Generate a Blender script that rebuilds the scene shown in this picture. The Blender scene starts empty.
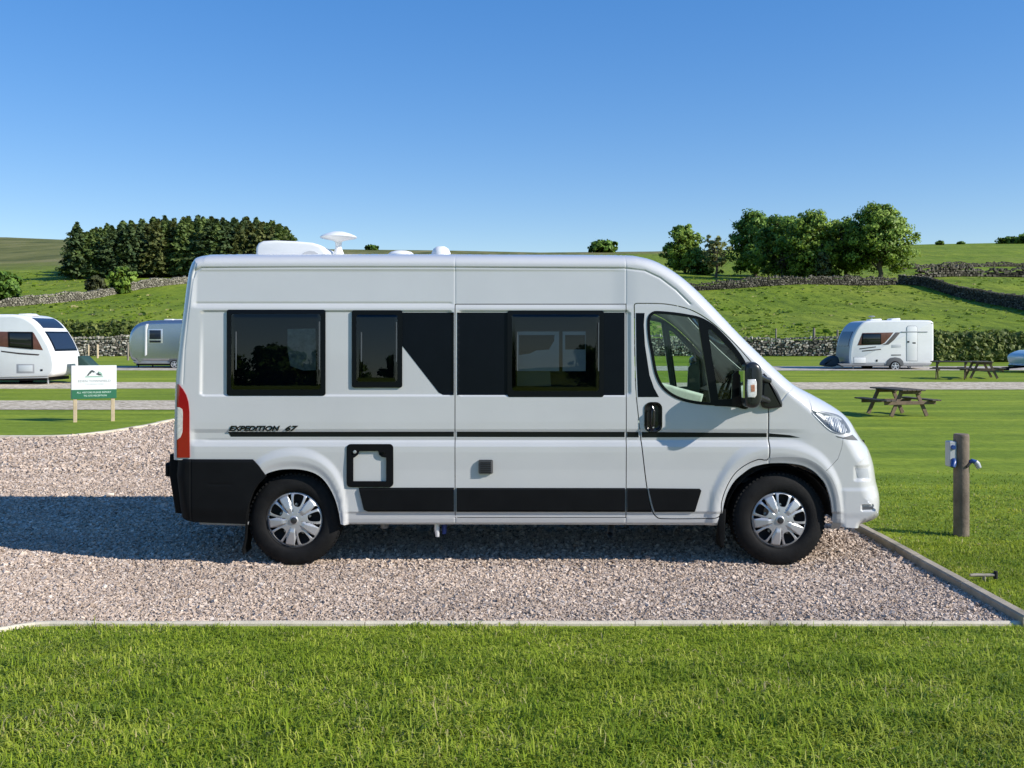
import bpy, math, random
import numpy as np
from mathutils import Vector, Matrix
from mathutils.geometry import delaunay_2d_cdt
random.seed(7)
rng = np.random.default_rng(7)
SC = bpy.context.scene
COL = SC.collection
R = math.radians
# ------------------------------------------------------------------ measures of the view
FP, CAMD, CAMH, HY = 960.0, 8.0, 1.9, 337.0      # focal length in pixels, camera distance to the van side, eye height, horizon row
SUN_AZ, SUN_EL = R(21.0), R(31.0)                # sun: to the right (+X), turned 21 degrees towards the camera

def sm(a, b, x):
    t = np.clip((np.asarray(x, float) - a) / (b - a), 0, 1)
    return t * t * (3 - 2 * t)

# ------------------------------------------------------------------ object helpers
ORG = {}
def link(o, parent=None):
    COL.objects.link(o)
    if parent is not None:
        o.parent = parent
    return o

def tag(o, label=None, cat=None, group=None, kind=None):
    if label: o['label'] = label
    if cat: o['category'] = cat
    if group: o['group'] = group
    if kind: o['kind'] = kind
    return o

def empty(name, loc, rz=0.0, parent=None):
    o = bpy.data.objects.new(name, None)
    o.empty_display_size = 0.2
    link(o, parent)
    o.location = loc
    o.rotation_euler = (0, 0, rz)
    return o

def thing(name, label, cat, loc, rz=0.0, group=None):
    return tag(empty(name, loc, rz), label, cat, group)

def mesh_arrays(name, V, tris=None, quads=None, mats=(), parent=None, smooth=False, normals=None, tint=None, midx=None):
    """one mesh object from numpy arrays"""
    V = np.asarray(V, np.float32)
    parts, tot, starts = [], 0, []
    nt = 0 if tris is None else len(tris)
    nq = 0 if quads is None else len(quads)
    if nt: parts.append(np.asarray(tris, np.int32).ravel())
    if nq: parts.append(np.asarray(quads, np.int32).ravel())
    li = np.concatenate(parts)
    st = np.concatenate([np.arange(nt) * 3, nt * 3 + np.arange(nq) * 4]).astype(np.int32)
    me = bpy.data.meshes.new(name)
    me.vertices.add(len(V)); me.vertices.foreach_set('co', V.ravel())
    me.loops.add(len(li)); me.loops.foreach_set('vertex_index', li)
    me.polygons.add(nt + nq); me.polygons.foreach_set('loop_start', st)
    me.update(calc_edges=True)
    for m in mats: me.materials.append(m)
    if midx is not None: me.polygons.foreach_set('material_index', np.asarray(midx, np.int32))
    me.polygons.foreach_set('use_smooth', np.full(nt + nq, bool(smooth)))
    if tint is not None:
        a = me.attributes.new('tint', 'FLOAT', 'POINT')
        a.data.foreach_set('value', np.asarray(tint, np.float32))
    me.validate()
    if normals is not None:
        me.normals_split_custom_set_from_vertices(np.asarray(normals, float).tolist())
    o = bpy.data.objects.new(name, me)
    return link(o, parent)

class MB:
    """mesh builder: collects shapes, then links them as ONE mesh object"""
    def __init__(s): s.v, s.f, s.mi, s.cur = [], [], [], 0
    def add(s, vs, fs):
        b = len(s.v); s.v += [tuple(v) for v in vs]
        s.f += [tuple(i + b for i in f) for f in fs]; s.mi += [s.cur] * len(fs); return s
    def box(s, x0, x1, y0, y1, z0, z1, M=None, ch=0.0):
        if ch > 0:
            return s.chbox(x0, x1, y0, y1, z0, z1, ch, M)
        vs = [(x, y, z) for z in (z0, z1) for y in (y0, y1) for x in (x0, x1)]
        if M is not None: vs = [M @ Vector(v) for v in vs]
        return s.add(vs, [(0, 2, 3, 1), (4, 5, 7, 6), (0, 1, 5, 4), (2, 6, 7, 3), (0, 4, 6, 2), (1, 3, 7, 5)])
    def chbox(s, x0, x1, y0, y1, z0, z1, c, M=None):
        bm_v, fs = [], []
        cx = [(x0, 1), (x1, -1)]; cy = [(y0, 1), (y1, -1)]; cz = [(z0, 1), (z1, -1)]
        idx = {}
        for i, (x, sx) in enumerate(cx):
            for j, (y, sy) in enumerate(cy):
                for k, (z, sz) in enumerate(cz):
                    idx[i, j, k, 0] = len(bm_v); bm_v.append((x, y + sy * c, z + sz * c))
                    idx[i, j, k, 1] = len(bm_v); bm_v.append((x + sx * c, y, z + sz * c))
                    idx[i, j, k, 2] = len(bm_v); bm_v.append((x + sx * c, y + sy * c, z))
        I = idx
        for i in (0, 1):
            f = [I[i, 0, 0, 0], I[i, 0, 1, 0], I[i, 1, 1, 0], I[i, 1, 0, 0]]; fs.append(f if i == 0 else f[::-1])
        for j in (0, 1):
            f = [I[0, j, 0, 1], I[1, j, 0, 1], I[1, j, 1, 1], I[0, j, 1, 1]]; fs.append(f if j == 0 else f[::-1])
        for k in (0, 1):
            f = [I[0, 0, k, 2], I[0, 1, k, 2], I[1, 1, k, 2], I[1, 0, k, 2]]; fs.append(f if k == 0 else f[::-1])
        for j in (0, 1):
            for k in (0, 1): fs.append([I[0, j, k, 1], I[0, j, k, 2], I[1, j, k, 2], I[1, j, k, 1]][::1 if j == k else -1])
        for i in (0, 1):
            for k in (0, 1): fs.append([I[i, 0, k, 0], I[i, 1, k, 0], I[i, 1, k, 2], I[i, 0, k, 2]][::1 if i == k else -1])
            for j in (0, 1): fs.append([I[i, j, 0, 0], I[i, j, 0, 1], I[i, j, 1, 1], I[i, j, 1, 0]][::1 if i == j else -1])
        for i in (0, 1):
            for j in (0, 1):
                for k in (0, 1): fs.append([I[i, j, k, 0], I[i, j, k, 1], I[i, j, k, 2]][::1 if (i + j + k) % 2 == 0 else -1])
        if M is not None: bm_v = [M @ Vector(v) for v in bm_v]
        return s.add(bm_v, fs)
    def beam(s, a, b, w, h, up=(0, 0, 1)):
        """rectangular bar from a to b, w across, h along up"""
        a, b = Vector(a), Vector(b); d = (b - a).normalized(); u = Vector(up)
        sd = d.cross(u).normalized(); u = sd.cross(d).normalized()
        vs = []
        for p in (a, b):
            for i, j in ((-1, -1), (1, -1), (1, 1), (-1, 1)): vs.append(p + sd * (i * w / 2) + u * (j * h / 2))
        return s.add(vs, [(0, 1, 2, 3), (7, 6, 5, 4), (0, 4, 5, 1), (1, 5, 6, 2), (2, 6, 7, 3), (3, 7, 4, 0)])
    def tube(s, pts, rad, n=8, cap=True):
        pts = [Vector(p) for p in pts]
        rad = rad if isinstance(rad, (list, tuple)) else [rad] * len(pts)
        base = len(s.v); vs, fs = [], []
        for i, p in enumerate(pts):
            d = (pts[min(i + 1, len(pts) - 1)] - pts[max(i - 1, 0)]).normalized()
            u = Vector((0, 0, 1)) if abs(d.z) < 0.9 else Vector((1, 0, 0))
            a = d.cross(u).normalized(); b = d.cross(a).normalized()
            for k in range(n):
                t = 2 * math.pi * k / n
                vs.append(p + (a * math.cos(t) + b * math.sin(t)) * rad[i])
        for i in range(len(pts) - 1):
            for k in range(n):
                fs.append((i * n + k, i * n + (k + 1) % n, (i + 1) * n + (k + 1) % n, (i + 1) * n + k))
        if cap:
            fs.append(tuple(range(n))[::-1]); fs.append(tuple((len(pts) - 1) * n + k for k in range(n)))
        return s.add(vs, fs)
    def lathe(s, prof, n=48, axis='y', c=(0, 0, 0)):
        """prof: list of (radius, position along the axis)"""
        vs, fs = [], []
        for r, a in prof:
            for k in range(n):
                t = 2 * math.pi * k / n
                if axis == 'y': vs.append((c[0] + r * math.cos(t), c[1] + a, c[2] + r * math.sin(t)))
                elif axis == 'z': vs.append((c[0] + r * math.cos(t), c[1] + r * math.sin(t), c[2] + a))
                else: vs.append((c[0] + a, c[1] + r * math.cos(t), c[2] + r * math.sin(t)))
        for i in range(len(prof) - 1):
            for k in range(n):
                fs.append((i * n + k, i * n + (k + 1) % n, (i + 1) * n + (k + 1) % n, (i + 1) * n + k))
        return s.add(vs, fs)
    def prism(s, outline, y0, y1):
        """outline in (x, z), pushed from y0 to y1"""
        n = len(outline)
        vs = [(x, y0, z) for x, z in outline] + [(x, y1, z) for x, z in outline]
        fs = [tuple(range(n)), tuple(range(2 * n - 1, n - 1, -1))]
        fs += [(i, n + i, n + (i + 1) % n, (i + 1) % n) for i in range(n)]
        return s.add(vs, fs)
    def slab(s, outline, y0, y1, r, n=4):
        """prism with rounded long edges"""
        o = np.array(outline, float)
        rings = []
        for k in range(n + 1):
            t = k / n * math.pi / 2
            rings.append((r * (1 - math.sin(t)), y0 + r * (1 - math.cos(t))))
        rings = rings + [(i, y1 - (y - y0)) for i, y in rings[::-1]]
        m = len(o); vs, fs = [], []
        for ins, y in rings:
            q = offset_poly(o, -ins)
            vs += [(p[0], y, p[1]) for p in q]
        for i in range(len(rings) - 1):
            for k in range(m): fs.append((i * m + k, (i + 1) * m + k, (i + 1) * m + (k + 1) % m, i * m + (k + 1) % m))
        fs.append(tuple(range(m))); fs.append(tuple((len(rings) - 1) * m + k for k in range(m))[::-1])
        return s.add(vs, fs)
    def mat(s, i): s.cur = i; return s
    def build(s, name, mats, parent=None, smooth=None, org=None):
        me = bpy.data.meshes.new(name)
        vs = s.v
        if org is not None: vs = [(v[0] - org[0], v[1] - org[1], v[2] - org[2]) for v in vs]
        me.from_pydata([tuple(v) for v in vs], [], s.f)
        mats = mats if isinstance(mats, (list, tuple)) else [mats]
        for m in mats: me.materials.append(m)
        me.polygons.foreach_set('material_index', s.mi)
        import bmesh
        bm = bmesh.new(); bm.from_mesh(me); bmesh.ops.recalc_face_normals(bm, faces=bm.faces); bm.to_mesh(me); bm.free()
        if smooth is not None:
            me.polygons.foreach_set('use_smooth', [True] * len(me.polygons))
            me.set_sharp_from_angle(angle=R(smooth))
        me.update()
        o = bpy.data.objects.new(name, me)
        return link(o, parent)

def area2(o): return float(np.sum(o[:, 0] * np.roll(o[:, 1], -1) - np.roll(o[:, 0], -1) * o[:, 1]))
def offset_poly(o, d):
    """move a closed outline outwards by d (inwards for negative)"""
    o = np.asarray(o, float)
    if area2(o) < 0: sgn = -1
    else: sgn = 1
    e = np.roll(o, -1, 0) - o; e /= np.maximum(np.linalg.norm(e, axis=1, keepdims=True), 1e-9)
    nrm = np.stack([e[:, 1], -e[:, 0]], 1) * sgn
    nn = nrm + np.roll(nrm, 1, 0)
    l2 = np.maximum(np.sum(nn * nn, 1, keepdims=True), 0.6)
    return o + nn * (2.0 / l2) * d

def spline(pts, n=8, closed=False):
    """Catmull-Rom through the points"""
    p = np.asarray(pts, float); m = len(p); out = []
    for i in range(m if closed else m - 1):
        if closed: a, b, c, d = p[i - 1], p[i], p[(i + 1) % m], p[(i + 2) % m]
        else: a, b, c, d = p[max(i - 1, 0)], p[i], p[i + 1], p[min(i + 2, m - 1)]
        for k in range(n):
            t = k / n
            out.append(0.5 * ((2 * b) + (c - a) * t + (2 * a - 5 * b + 4 * c - d) * t * t + (3 * b - a - 3 * c + d) * t ** 3))
    if not closed: out.append(p[-1])
    return np.array(out)

def densify(o, step, closed=True):
    o = np.asarray(o, float); out = []
    m = len(o)
    for i in range(m if closed else m - 1):
        a, b = o[i], o[(i + 1) % m]
        k = max(1, int(math.ceil(np.linalg.norm(b - a) / step)))
        for j in range(k): out.append(a + (b - a) * j / k)
    if not closed: out.append(o[-1])
    return np.array(out)

def rrect(x0, x1, z0, z1, r, n=5):
    out = []
    for cx, cz, a0 in ((x1 - r, z1 - r, 0), (x0 + r, z1 - r, 90), (x0 + r, z0 + r, 180), (x1 - r, z0 + r, 270)):
        for k in range(n + 1):
            t = R(a0 + 90 * k / n); out.append((cx + r * math.cos(t), cz + r * math.sin(t)))
    return np.array(out)

def inside(poly, x, z):
    """vectorised point in polygon"""
    x = np.asarray(x, float); z = np.asarray(z, float)
    r = np.zeros(x.shape, bool)
    p = np.asarray(poly); q = np.roll(p, -1, 0)
    for (x0, z0), (x1, z1) in zip(p, q):
        if z0 == z1: continue
        c = (z0 > z) != (z1 > z)
        if c.any():
            r ^= c & (x < (x1 - x0) * (z - z0) / (z1 - z0) + x0)
    return r

def pdist(poly, x, z, closed=False):
    """distance to a polyline"""
    p = np.asarray(poly, float); q = np.roll(p, -1, 0)
    n = len(p) if closed else len(p) - 1
    best = np.full(np.shape(x), 1e9)
    for i in range(n):
        a, b = p[i], q[i]; d = b - a; l = max(d @ d, 1e-12)
        t = np.clip(((x - a[0]) * d[0] + (z - a[1]) * d[1]) / l, 0, 1)
        best = np.minimum(best, np.hypot(x - a[0] - t * d[0], z - a[1] - t * d[1]))
    return best

# ------------------------------------------------------------------ materials
MATS = {}
class NT:
    def __init__(s, m): s.m = m; s.t = m.node_tree; s.n = s.t.nodes; s.l = s.t.links
    def new(s, typ, **kw):
        n = s.n.new(typ)
        for k, v in kw.items():
            if k in n.inputs.keys(): n.inputs[k].default_value = v
            else: setattr(n, k, v)
        return n
    def link(s, a, b): s.l.new(a, b)
    def coord(s, obj=True):
        return s.new('ShaderNodeTexCoord').outputs['Object'] if obj else s.new('ShaderNodeNewGeometry').outputs['Position']
    def mapped(s, vec, scale=(1, 1, 1), rot=(0, 0, 0)):
        n = s.new('ShaderNodeMapping'); n.inputs['Scale'].default_value = scale; n.inputs['Rotation'].default_value = rot
        s.link(vec, n.inputs['Vector']); return n.outputs[0]
    def noise(s, vec, scale, detail=4, rough=0.6, dist=0.0):
        n = s.new('ShaderNodeTexNoise'); n.inputs['Scale'].default_value = scale; n.inputs['Detail'].default_value = detail
        n.inputs['Roughness'].default_value = rough; n.inputs['Distortion'].default_value = dist
        s.link(vec, n.inputs['Vector']); return n.outputs['Fac']
    def ramp(s, fac, stops, interp='LINEAR'):
        n = s.new('ShaderNodeValToRGB'); n.color_ramp.interpolation = interp
        e = n.color_ramp.elements
        while len(e) < len(stops): e.new(0.5)
        for i, (p, c) in enumerate(stops):
            e[i].position = p; e[i].color = (*c, 1) if len(c) == 3 else c
        s.link(fac, n.inputs[0]); return n.outputs['Color']
    def mix(s, fac, a, b, typ='MIX'):
        n = s.new('ShaderNodeMix', data_type='RGBA', blend_type=typ)
        for sock, v in ((n.inputs[0], fac), (n.inputs[6], a), (n.inputs[7], b)):
            if isinstance(v, (int, float)): sock.default_value = v
            elif isinstance(v, (tuple, list)): sock.default_value = (*v, 1) if len(v) == 3 else v
            else: s.link(v, sock)
        return n.outputs[2]
    def math(s, op, a, b=0.0, c=None):
        n = s.new('ShaderNodeMath', operation=op)
        for i, v in enumerate((a, b) if c is None else (a, b, c)):
            if isinstance(v, (int, float)): n.inputs[i].default_value = v
            else: s.link(v, n.inputs[i])
        return n.outputs[0]
    def bump(s, h, strength=0.5, dist=0.02):
        n = s.new('ShaderNodeBump'); n.inputs['Strength'].default_value = strength; n.inputs['Distance'].default_value = dist
        s.link(h, n.inputs['Height']); return n.outputs[0]

def mat(name, col=(0.5, 0.5, 0.5), rough=0.5, metal=0.0, spec=0.5, coat=0.0, var=0.0, vscale=3.0, bump=0.0, bscale=60.0, rvar=0.0, dirt=None):
    if name in MATS: return MATS[name]
    m = bpy.data.materials.new(name); m.use_nodes = True; t = NT(m)
    b = t.n['Principled BSDF']
    b.inputs['Base Color'].default_value = (*col, 1); b.inputs['Roughness'].default_value = rough
    b.inputs['Metallic'].default_value = metal; b.inputs['Specular IOR Level'].default_value = spec
    b.inputs['Coat Weight'].default_value = coat; b.inputs['Coat Roughness'].default_value = 0.06
    co = t.coord()
    if var > 0:
        f = t.noise(co, vscale, 5)
        lo = tuple(max(0, c * (1 - var)) for c in col); hi = tuple(min(1, c * (1 + var)) for c in col)
        c = t.ramp(f, [(0.3, lo), (0.7, hi)])
        if dirt:
            f2 = t.noise(co, dirt[1], 6)
            c = t.mix(t.ramp(f2, [(dirt[2], (0, 0, 0)), (dirt[2] + 0.15, (1, 1, 1))]), c, dirt[0])
        t.link(c, b.inputs['Base Color'])
    if rvar > 0:
        f = t.noise(co, vscale * 2.3, 4)
        r = t.math('MULTIPLY_ADD', f, rvar, max(0.0, rough - rvar / 2)); t.link(r, b.inputs['Roughness'])
    if bump > 0:
        t.link(t.bump(t.noise(co, bscale, 4), bump, 0.01), b.inputs['Normal'])
    MATS[name] = m
    return m

def glass_mat(name, tint, spec=1.0, rough=0.0):
    """thin sheet: tinted see-through with a fresnel reflection"""
    m = bpy.data.materials.new(name); m.use_nodes = True; t = NT(m)
    t.n.remove(t.n['Principled BSDF'])
    tr = t.new('ShaderNodeBsdfTransparent'); tr.inputs[0].default_value = (*tint, 1)
    gl = t.new('ShaderNodeBsdfGlossy'); gl.inputs['Roughness'].default_value = rough
    fr = t.new('ShaderNodeFresnel'); fr.inputs[0].default_value = 1.5
    mx = t.new('ShaderNodeMixShader')
    t.link(t.math('MULTIPLY', fr.outputs[0], spec), mx.inputs[0]); t.link(tr.outputs[0], mx.inputs[1]); t.link(gl.outputs[0], mx.inputs[2])
    t.link(mx.outputs[0], t.n['Material Output'].inputs[0])
    MATS[name] = m
    return m

def leaf_mat(name, dark, light, trans=0.3, gloss=0.35):
    m = bpy.data.materials.new(name); m.use_nodes = True; t = NT(m)
    b = t.n['Principled BSDF']; b.inputs['Roughness'].default_value = gloss + 0.2; b.inputs['Specular IOR Level'].default_value = 0.3
    at = t.new('ShaderNodeAttribute', attribute_name='tint')
    c = t.ramp(at.outputs['Fac'], [(0.0, dark), (1.0, light)])
    t.link(c, b.inputs['Base Color'])
    tl = t.new('ShaderNodeBsdfTranslucent')
    c2 = t.mix(0.5, c, (light[0] * 1.3, light[1] * 1.2, light[2] * 0.6)); t.link(c2, tl.inputs[0])
    mx = t.new('ShaderNodeMixShader'); mx.inputs[0].default_value = trans
    t.link(b.outputs[0], mx.inputs[1]); t.link(tl.outputs[0], mx.inputs[2]); t.link(mx.outputs[0], t.n['Material Output'].inputs[0])
    MATS[name] = m
    return m
# ------------------------------------------------------------------ the land
_dk = [-400, -60, 25, 45, 60, 78, 84, 95, 130, 180, 230]
def _smooth_table():
    d = np.arange(60, 1400, 1.0)
    row = np.interp(d, [60, 80, 95, 130, 180, 230, 300], [363, 355.0, 341, 311, 284.5, 273, 266])
    k = np.exp(-0.5 * (np.arange(-15, 16) / 4.0) ** 2); k /= k.sum()
    return d, np.convolve(np.pad(row, 15, mode='edge'), k, mode='valid')
_TD, _TR = _smooth_table()
_SKPX = [-300, 0, 60, 130, 200, 310, 450, 540, 650, 760, 860, 915, 1024, 1300]
_SKY = [238, 237, 239.5, 243, 246, 249, 250.5, 252.5, 251.5, 249, 247, 244.5, 242.5, 241]
def terr(x, d):
    """height of the land at x, d metres in front of the camera"""
    x = np.asarray(x, float); d = np.asarray(d, float)
    px = 512 + FP * x / np.maximum(d, 40.0)
    sk = np.interp(px, _SKPX, _SKY)
    near = 0.30 * sm(22, 62, d) + 0.05 * sm(60, 78, d)
    row = np.interp(d, _TD, _TR)
    t = np.clip((d - 215) / 400.0, 0, 1)
    far_row = 275.0 + (sk - 275.0) * (1 - (1 - t) ** 1.8)
    row = np.where(d > 215, np.minimum(row, 277) * (1 - sm(215, 250, d)) + far_row * sm(215, 250, d), row)
    row = row + 0.03 * np.maximum(d - 620, 0)
    w = 0.35 * np.sin(x * 0.11 + d * 0.05) + 0.3 * np.sin(x * 0.047 - d * 0.083 + 1.3) + 0.2 * np.sin(x * 0.21 + 0.4) * np.sin(d * 0.17)
    hill = CAMH + (HY - row) * d / FP + w * sm(85, 150, d) * (1 - sm(420, 600, d)) * 0.8
    k = sm(76, 84, d)
    z = near * (1 - k) + hill * k
    z = z + np.where(d < -60, 0.05 * (-d - 60), 0)
    return z
def zt(x, d): return float(terr(np.array([x]), np.array([d]))[0])
def at(px, d):
    """land point seen in picture column px at distance d"""
    x = (px - 512) * d / FP
    return x, d - CAMD, zt(x, d)

def mow(t, p, c):
    """light and dark lengths left by the mower, running across the view"""
    st = t.noise(t.mapped(p, (0.10, 1.1, 1.0), (0, 0, R(6))), 1.0, 3, 0.6)
    return t.mix(0.9, c, t.ramp(st, [(0.36, (0.80, 0.85, 0.76)), (0.5, (1.0, 1.0, 1.0)), (0.64, (1.38, 1.24, 1.34))]), 'MULTIPLY')
def grass_field_mat(name, lo, mid, hi, tuft=True, stripes=False, dry=None):
    m = bpy.data.materials.new(name); m.use_nodes = True; t = NT(m)
    b = t.n['Principled BSDF']; b.inputs['Roughness'].default_value = 0.85; b.inputs['Specular IOR Level'].default_value = 0.15
    p = t.coord(False)
    big = t.noise(p, 0.035, 5, 0.6)
    c = t.ramp(big, [(0.35, lo), (0.5, mid), (0.68, hi)])
    med = t.noise(t.mapped(p, (1.0, 0.22, 0.6) if tuft else (0.5, 0.8, 1.0)), 0.42 if tuft else 1.3, 6, 0.7)
    c = t.mix(0.7 if tuft else 0.35, c, t.ramp(med, [(0.36, (0.42, 0.50, 0.45)), (0.50, (0.95, 0.97, 0.95)), (0.64, (1.25, 1.18, 1.15))]), 'MULTIPLY')
    if tuft:   # tussocks: small darker tufts scattered over the sward
        tf = t.noise(t.mapped(p, (1.0, 0.30, 0.6)), 1.05, 5, 0.75)
        c = t.mix(0.85, c, t.ramp(tf, [(0.50, (1.0, 1.0, 1.0)), (0.62, (0.58, 0.66, 0.62))]), 'MULTIPLY')
    fine = t.noise(p, 7.0, 4, 0.7)
    c = t.mix(0.6, c, t.ramp(fine, [(0.3, (0.55, 0.6, 0.5)), (0.7, (1.25, 1.2, 1.2))]), 'MULTIPLY')
    if stripes:
        c = mow(t, p, c)
    if dry:
        s2 = t.noise(t.mapped(p, (0.5, 1, 1)), dry[1], 6, 0.65)
        c = t.mix(t.ramp(s2, [(dry[2], (0, 0, 0)), (dry[2] + 0.16, (1, 1, 1))]), c, dry[0])
    t.link(c, b.inputs['Base Color'])
    h = t.math('ADD', t.math('MULTIPLY', med, 0.6), t.math('MULTIPLY', fine, 0.25))
    t.link(t.bump(h, 0.8, 0.5 if tuft else 0.08), b.inputs['Normal'])
    MATS[name] = m
    return m

def land_mat():
    """pasture near the camp, rough brown moor on the far height"""
    m = grass_field_mat('pasture', (0.145, 0.216, 0.015), (0.190, 0.256, 0.021), (0.245, 0.288, 0.036))
    t = NT(m); b = t.n['Principled BSDF']
    src = b.inputs['Base Color'].links[0].from_socket
    p = t.coord(False)
    sep = t.new('ShaderNodeSeparateXYZ'); t.link(p, sep.inputs[0])
    n = t.noise(p, 0.02, 5, 0.6)
    moor = t.ramp(t.noise(t.mapped(p, (1.0, 0.16, 0.4)), 0.055, 7, 0.7), [(0.36, (0.075, 0.088, 0.024)), (0.5, (0.150, 0.155, 0.046)), (0.62, (0.23, 0.205, 0.090))])
    hgt = t.math('ADD', t.math('ADD', sep.outputs['Z'], t.math('MULTIPLY', n, 22.0)), t.math('MINIMUM', t.math('MULTIPLY', t.math('ADD', sep.outputs['X'], 60.0), -0.12), 14.0))
    f = t.new('ShaderNodeMapRange'); f.inputs[1].default_value = 38; f.inputs[2].default_value = 46; t.link(hgt, f.inputs[0])
    c = t.mix(f.outputs[0], src, moor)
    t.link(c, b.inputs['Base Color'])
    return m

def grid_sheet(name, xs, ds, m, off=0.0, mask=None, kind='structure', label=None, lab=None):
    X, D = np.meshgrid(np.asarray(xs, float), np.asarray(ds, float))
    Z = terr(X, D) + (off(X, D) if callable(off) else off)
    V = np.stack([X, D - CAMD, Z], -1).reshape(-1, 3)
    nx, nd = len(xs), len(ds)
    i = np.arange((nd - 1) * (nx - 1)); r, c = i // (nx - 1), i % (nx - 1)
    a = r * nx + c
    Q = np.stack([a, a + 1, a + nx + 1, a + nx], 1)
    if mask is not None:
        ctr = V[Q].mean(1); Q = Q[mask(ctr[:, 0], ctr[:, 1] + CAMD)]
    o = mesh_arrays(name, V, quads=Q, mats=[m], smooth=True)
    return tag(o, kind=kind)

def graded(a, b, fine0, fine1, step, grow=1.12):
    xs = list(np.arange(fine0, fine1 + 1e-6, step)); s = step
    v = xs[-1]
    while v < b: s *= grow; v += s; xs.append(v)
    s = step; v = xs[0]; pre = []
    while v > a: s *= grow; v -= s; pre.append(v)
    return np.array(pre[::-1] + xs)

PASTURE = land_mat()
LAWN = grass_field_mat('mown_lawn', (0.165, 0.238, 0.017), (0.198, 0.268, 0.021), (0.238, 0.296, 0.030), tuft=False, stripes=True)
def ground_off(X, D):
    # the open ground lies a little under the site's lawn, gravel and tracks
    return -0.06 * (1 - sm(74, 77, D)) * sm(-70, -60, D)
grid_sheet('ground', graded(-900, 900, -120, 120, 3.0, 1.09), graded(-160, 1250, 18, 260, 2.5, 1.06), PASTURE, ground_off)
grid_sheet('site_lawn', graded(-95, 95, -60, 60, 1.5, 1.1), np.concatenate([np.arange(-50, 20, 2.0), np.arange(20, 77.5, 1.25)]), LAWN, -0.024)

# --- gravel
def gravel_mat(name, cols, scale, bs=0.8):
    m = bpy.data.materials.new(name); m.use_nodes = True; t = NT(m)
    b = t.n['Principled BSDF']; b.inputs['Roughness'].default_value = 0.95; b.inputs['Specular IOR Level'].default_value = 0.05
    p = t.coord(False)
    v = t.new('ShaderNodeTexVoronoi'); v.inputs['Scale'].default_value = scale; t.link(p, v.inputs['Vector'])
    s = t.new('ShaderNodeSeparateColor'); t.link(v.outputs['Color'], s.inputs[0])
    c = t.ramp(s.outputs[0], cols)
    big = t.noise(p, 0.7, 4)
    c = t.mix(0.6, c, t.ramp(big, [(0.35, (0.8, 0.8, 0.8)), (0.65, (1.1, 1.1, 1.1))]), 'MULTIPLY')
    t.link(c, b.inputs['Base Color'])
    t.link(t.bump(t.math('SUBTRACT', 1.0, v.outputs['Distance']), bs, 0.02), b.inputs['Normal'])
    MATS[name] = m; return m
GCOL = [(0.0, (0.13, 0.10, 0.07)), (0.25, (0.31, 0.245, 0.175)), (0.6, (0.46, 0.375, 0.275)), (0.85, (0.55, 0.46, 0.355)), (1.0, (0.64, 0.56, 0.46))]
GRAVEL = gravel_mat('pink_gravel', GCOL, 38.0)
TRACK = gravel_mat('track_gravel', [(0.0, (0.30, 0.25, 0.175)), (0.3, (0.47, 0.40, 0.295)), (1.0, (0.66, 0.58, 0.45))], 9.0, .35)
TRACK2 = gravel_mat('hardstanding_gravel', [(0.0, (0.32, 0.285, 0.235)), (1.0, (0.58, 0.53, 0.45))], 7.0, .3)

PITCH = np.array([(3.40, 6.43), (-3.15, 6.43), (-3.42, 6.22), (-4.3, 5.3), (-5.6, 4.5), (-14, 4.0), (-20, 10), (-20, 17.4), (-10.5, 18.2), (-8.7, 18.3),
                  (-8.15, 19.0), (-7.9, 20.3), (-7.76, 22.1), (-7.4, 25.4), (-2.0, 25.4), (0.5, 16.5), (3.38, 12.8)])
def poly_sheet(name, poly, m, off, step):
    poly = np.asarray(poly); x0, y0 = poly.min(0); x1, y1 = poly.max(0)
    L = densify(poly, step)
    gx, gy = np.meshgrid(np.arange(x0, x1, step), np.arange(y0, y1, step))
    g = np.stack([gx.ravel(), gy.ravel()], 1); g = g[inside(poly, g[:, 0], g[:, 1])]
    pts = np.concatenate([L, g]); n = len(L)
    res = delaunay_2d_cdt([Vector(p) for p in pts], [(i, (i + 1) % n) for i in range(n)], [], 0, 1e-6)
    P2 = np.array([(v.x, v.y) for v in res[0]]); T3 = np.array(res[2])
    c = P2[T3].mean(1); T3 = T3[inside(poly, c[:, 0], c[:, 1])]
    V = np.stack([P2[:, 0], P2[:, 1] - CAMD, terr(P2[:, 0], P2[:, 1]) + off], 1)
    return tag(mesh_arrays(name, V, tris=T3, mats=[m], smooth=True), kind='structure')
poly_sheet('gravel_pitch', PITCH, GRAVEL, -0.016, 0.5)
def strip(name, m, d0, d1, x0, x1, wig, off=-0.016):
    xs = np.arange(x0, x1 + 0.1, 1.5); n = 4
    V, Q = [], []
    for i, x in enumerate(xs):
        a = d0 + wig * math.sin(x * 0.13 + d0); b = d1 + wig * math.sin(x * 0.17 + 2 + d0)
        for k in range(n + 1):
            d = a + (b - a) * k / n; V.append((x, d - CAMD, zt(x, d) + off))
    w = n + 1
    for i in range(len(xs) - 1):
        for k in range(n): Q.append((i * w + k, (i + 1) * w + k, (i + 1) * w + k + 1, i * w + k + 1))
    return tag(mesh_arrays(name, V, quads=Q, mats=[m], smooth=True), kind='structure')
strip('gravel_track', TRACK, 25.3, 28.6, -60, -1.5, 0.10, -0.010)
strip('gravel_track', TRACK, 34.2, 38.2, -60, 60, 0.3)
strip('hardstanding', TRACK2, 48.6, 54.2, -60, 60, 0.25)

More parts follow.
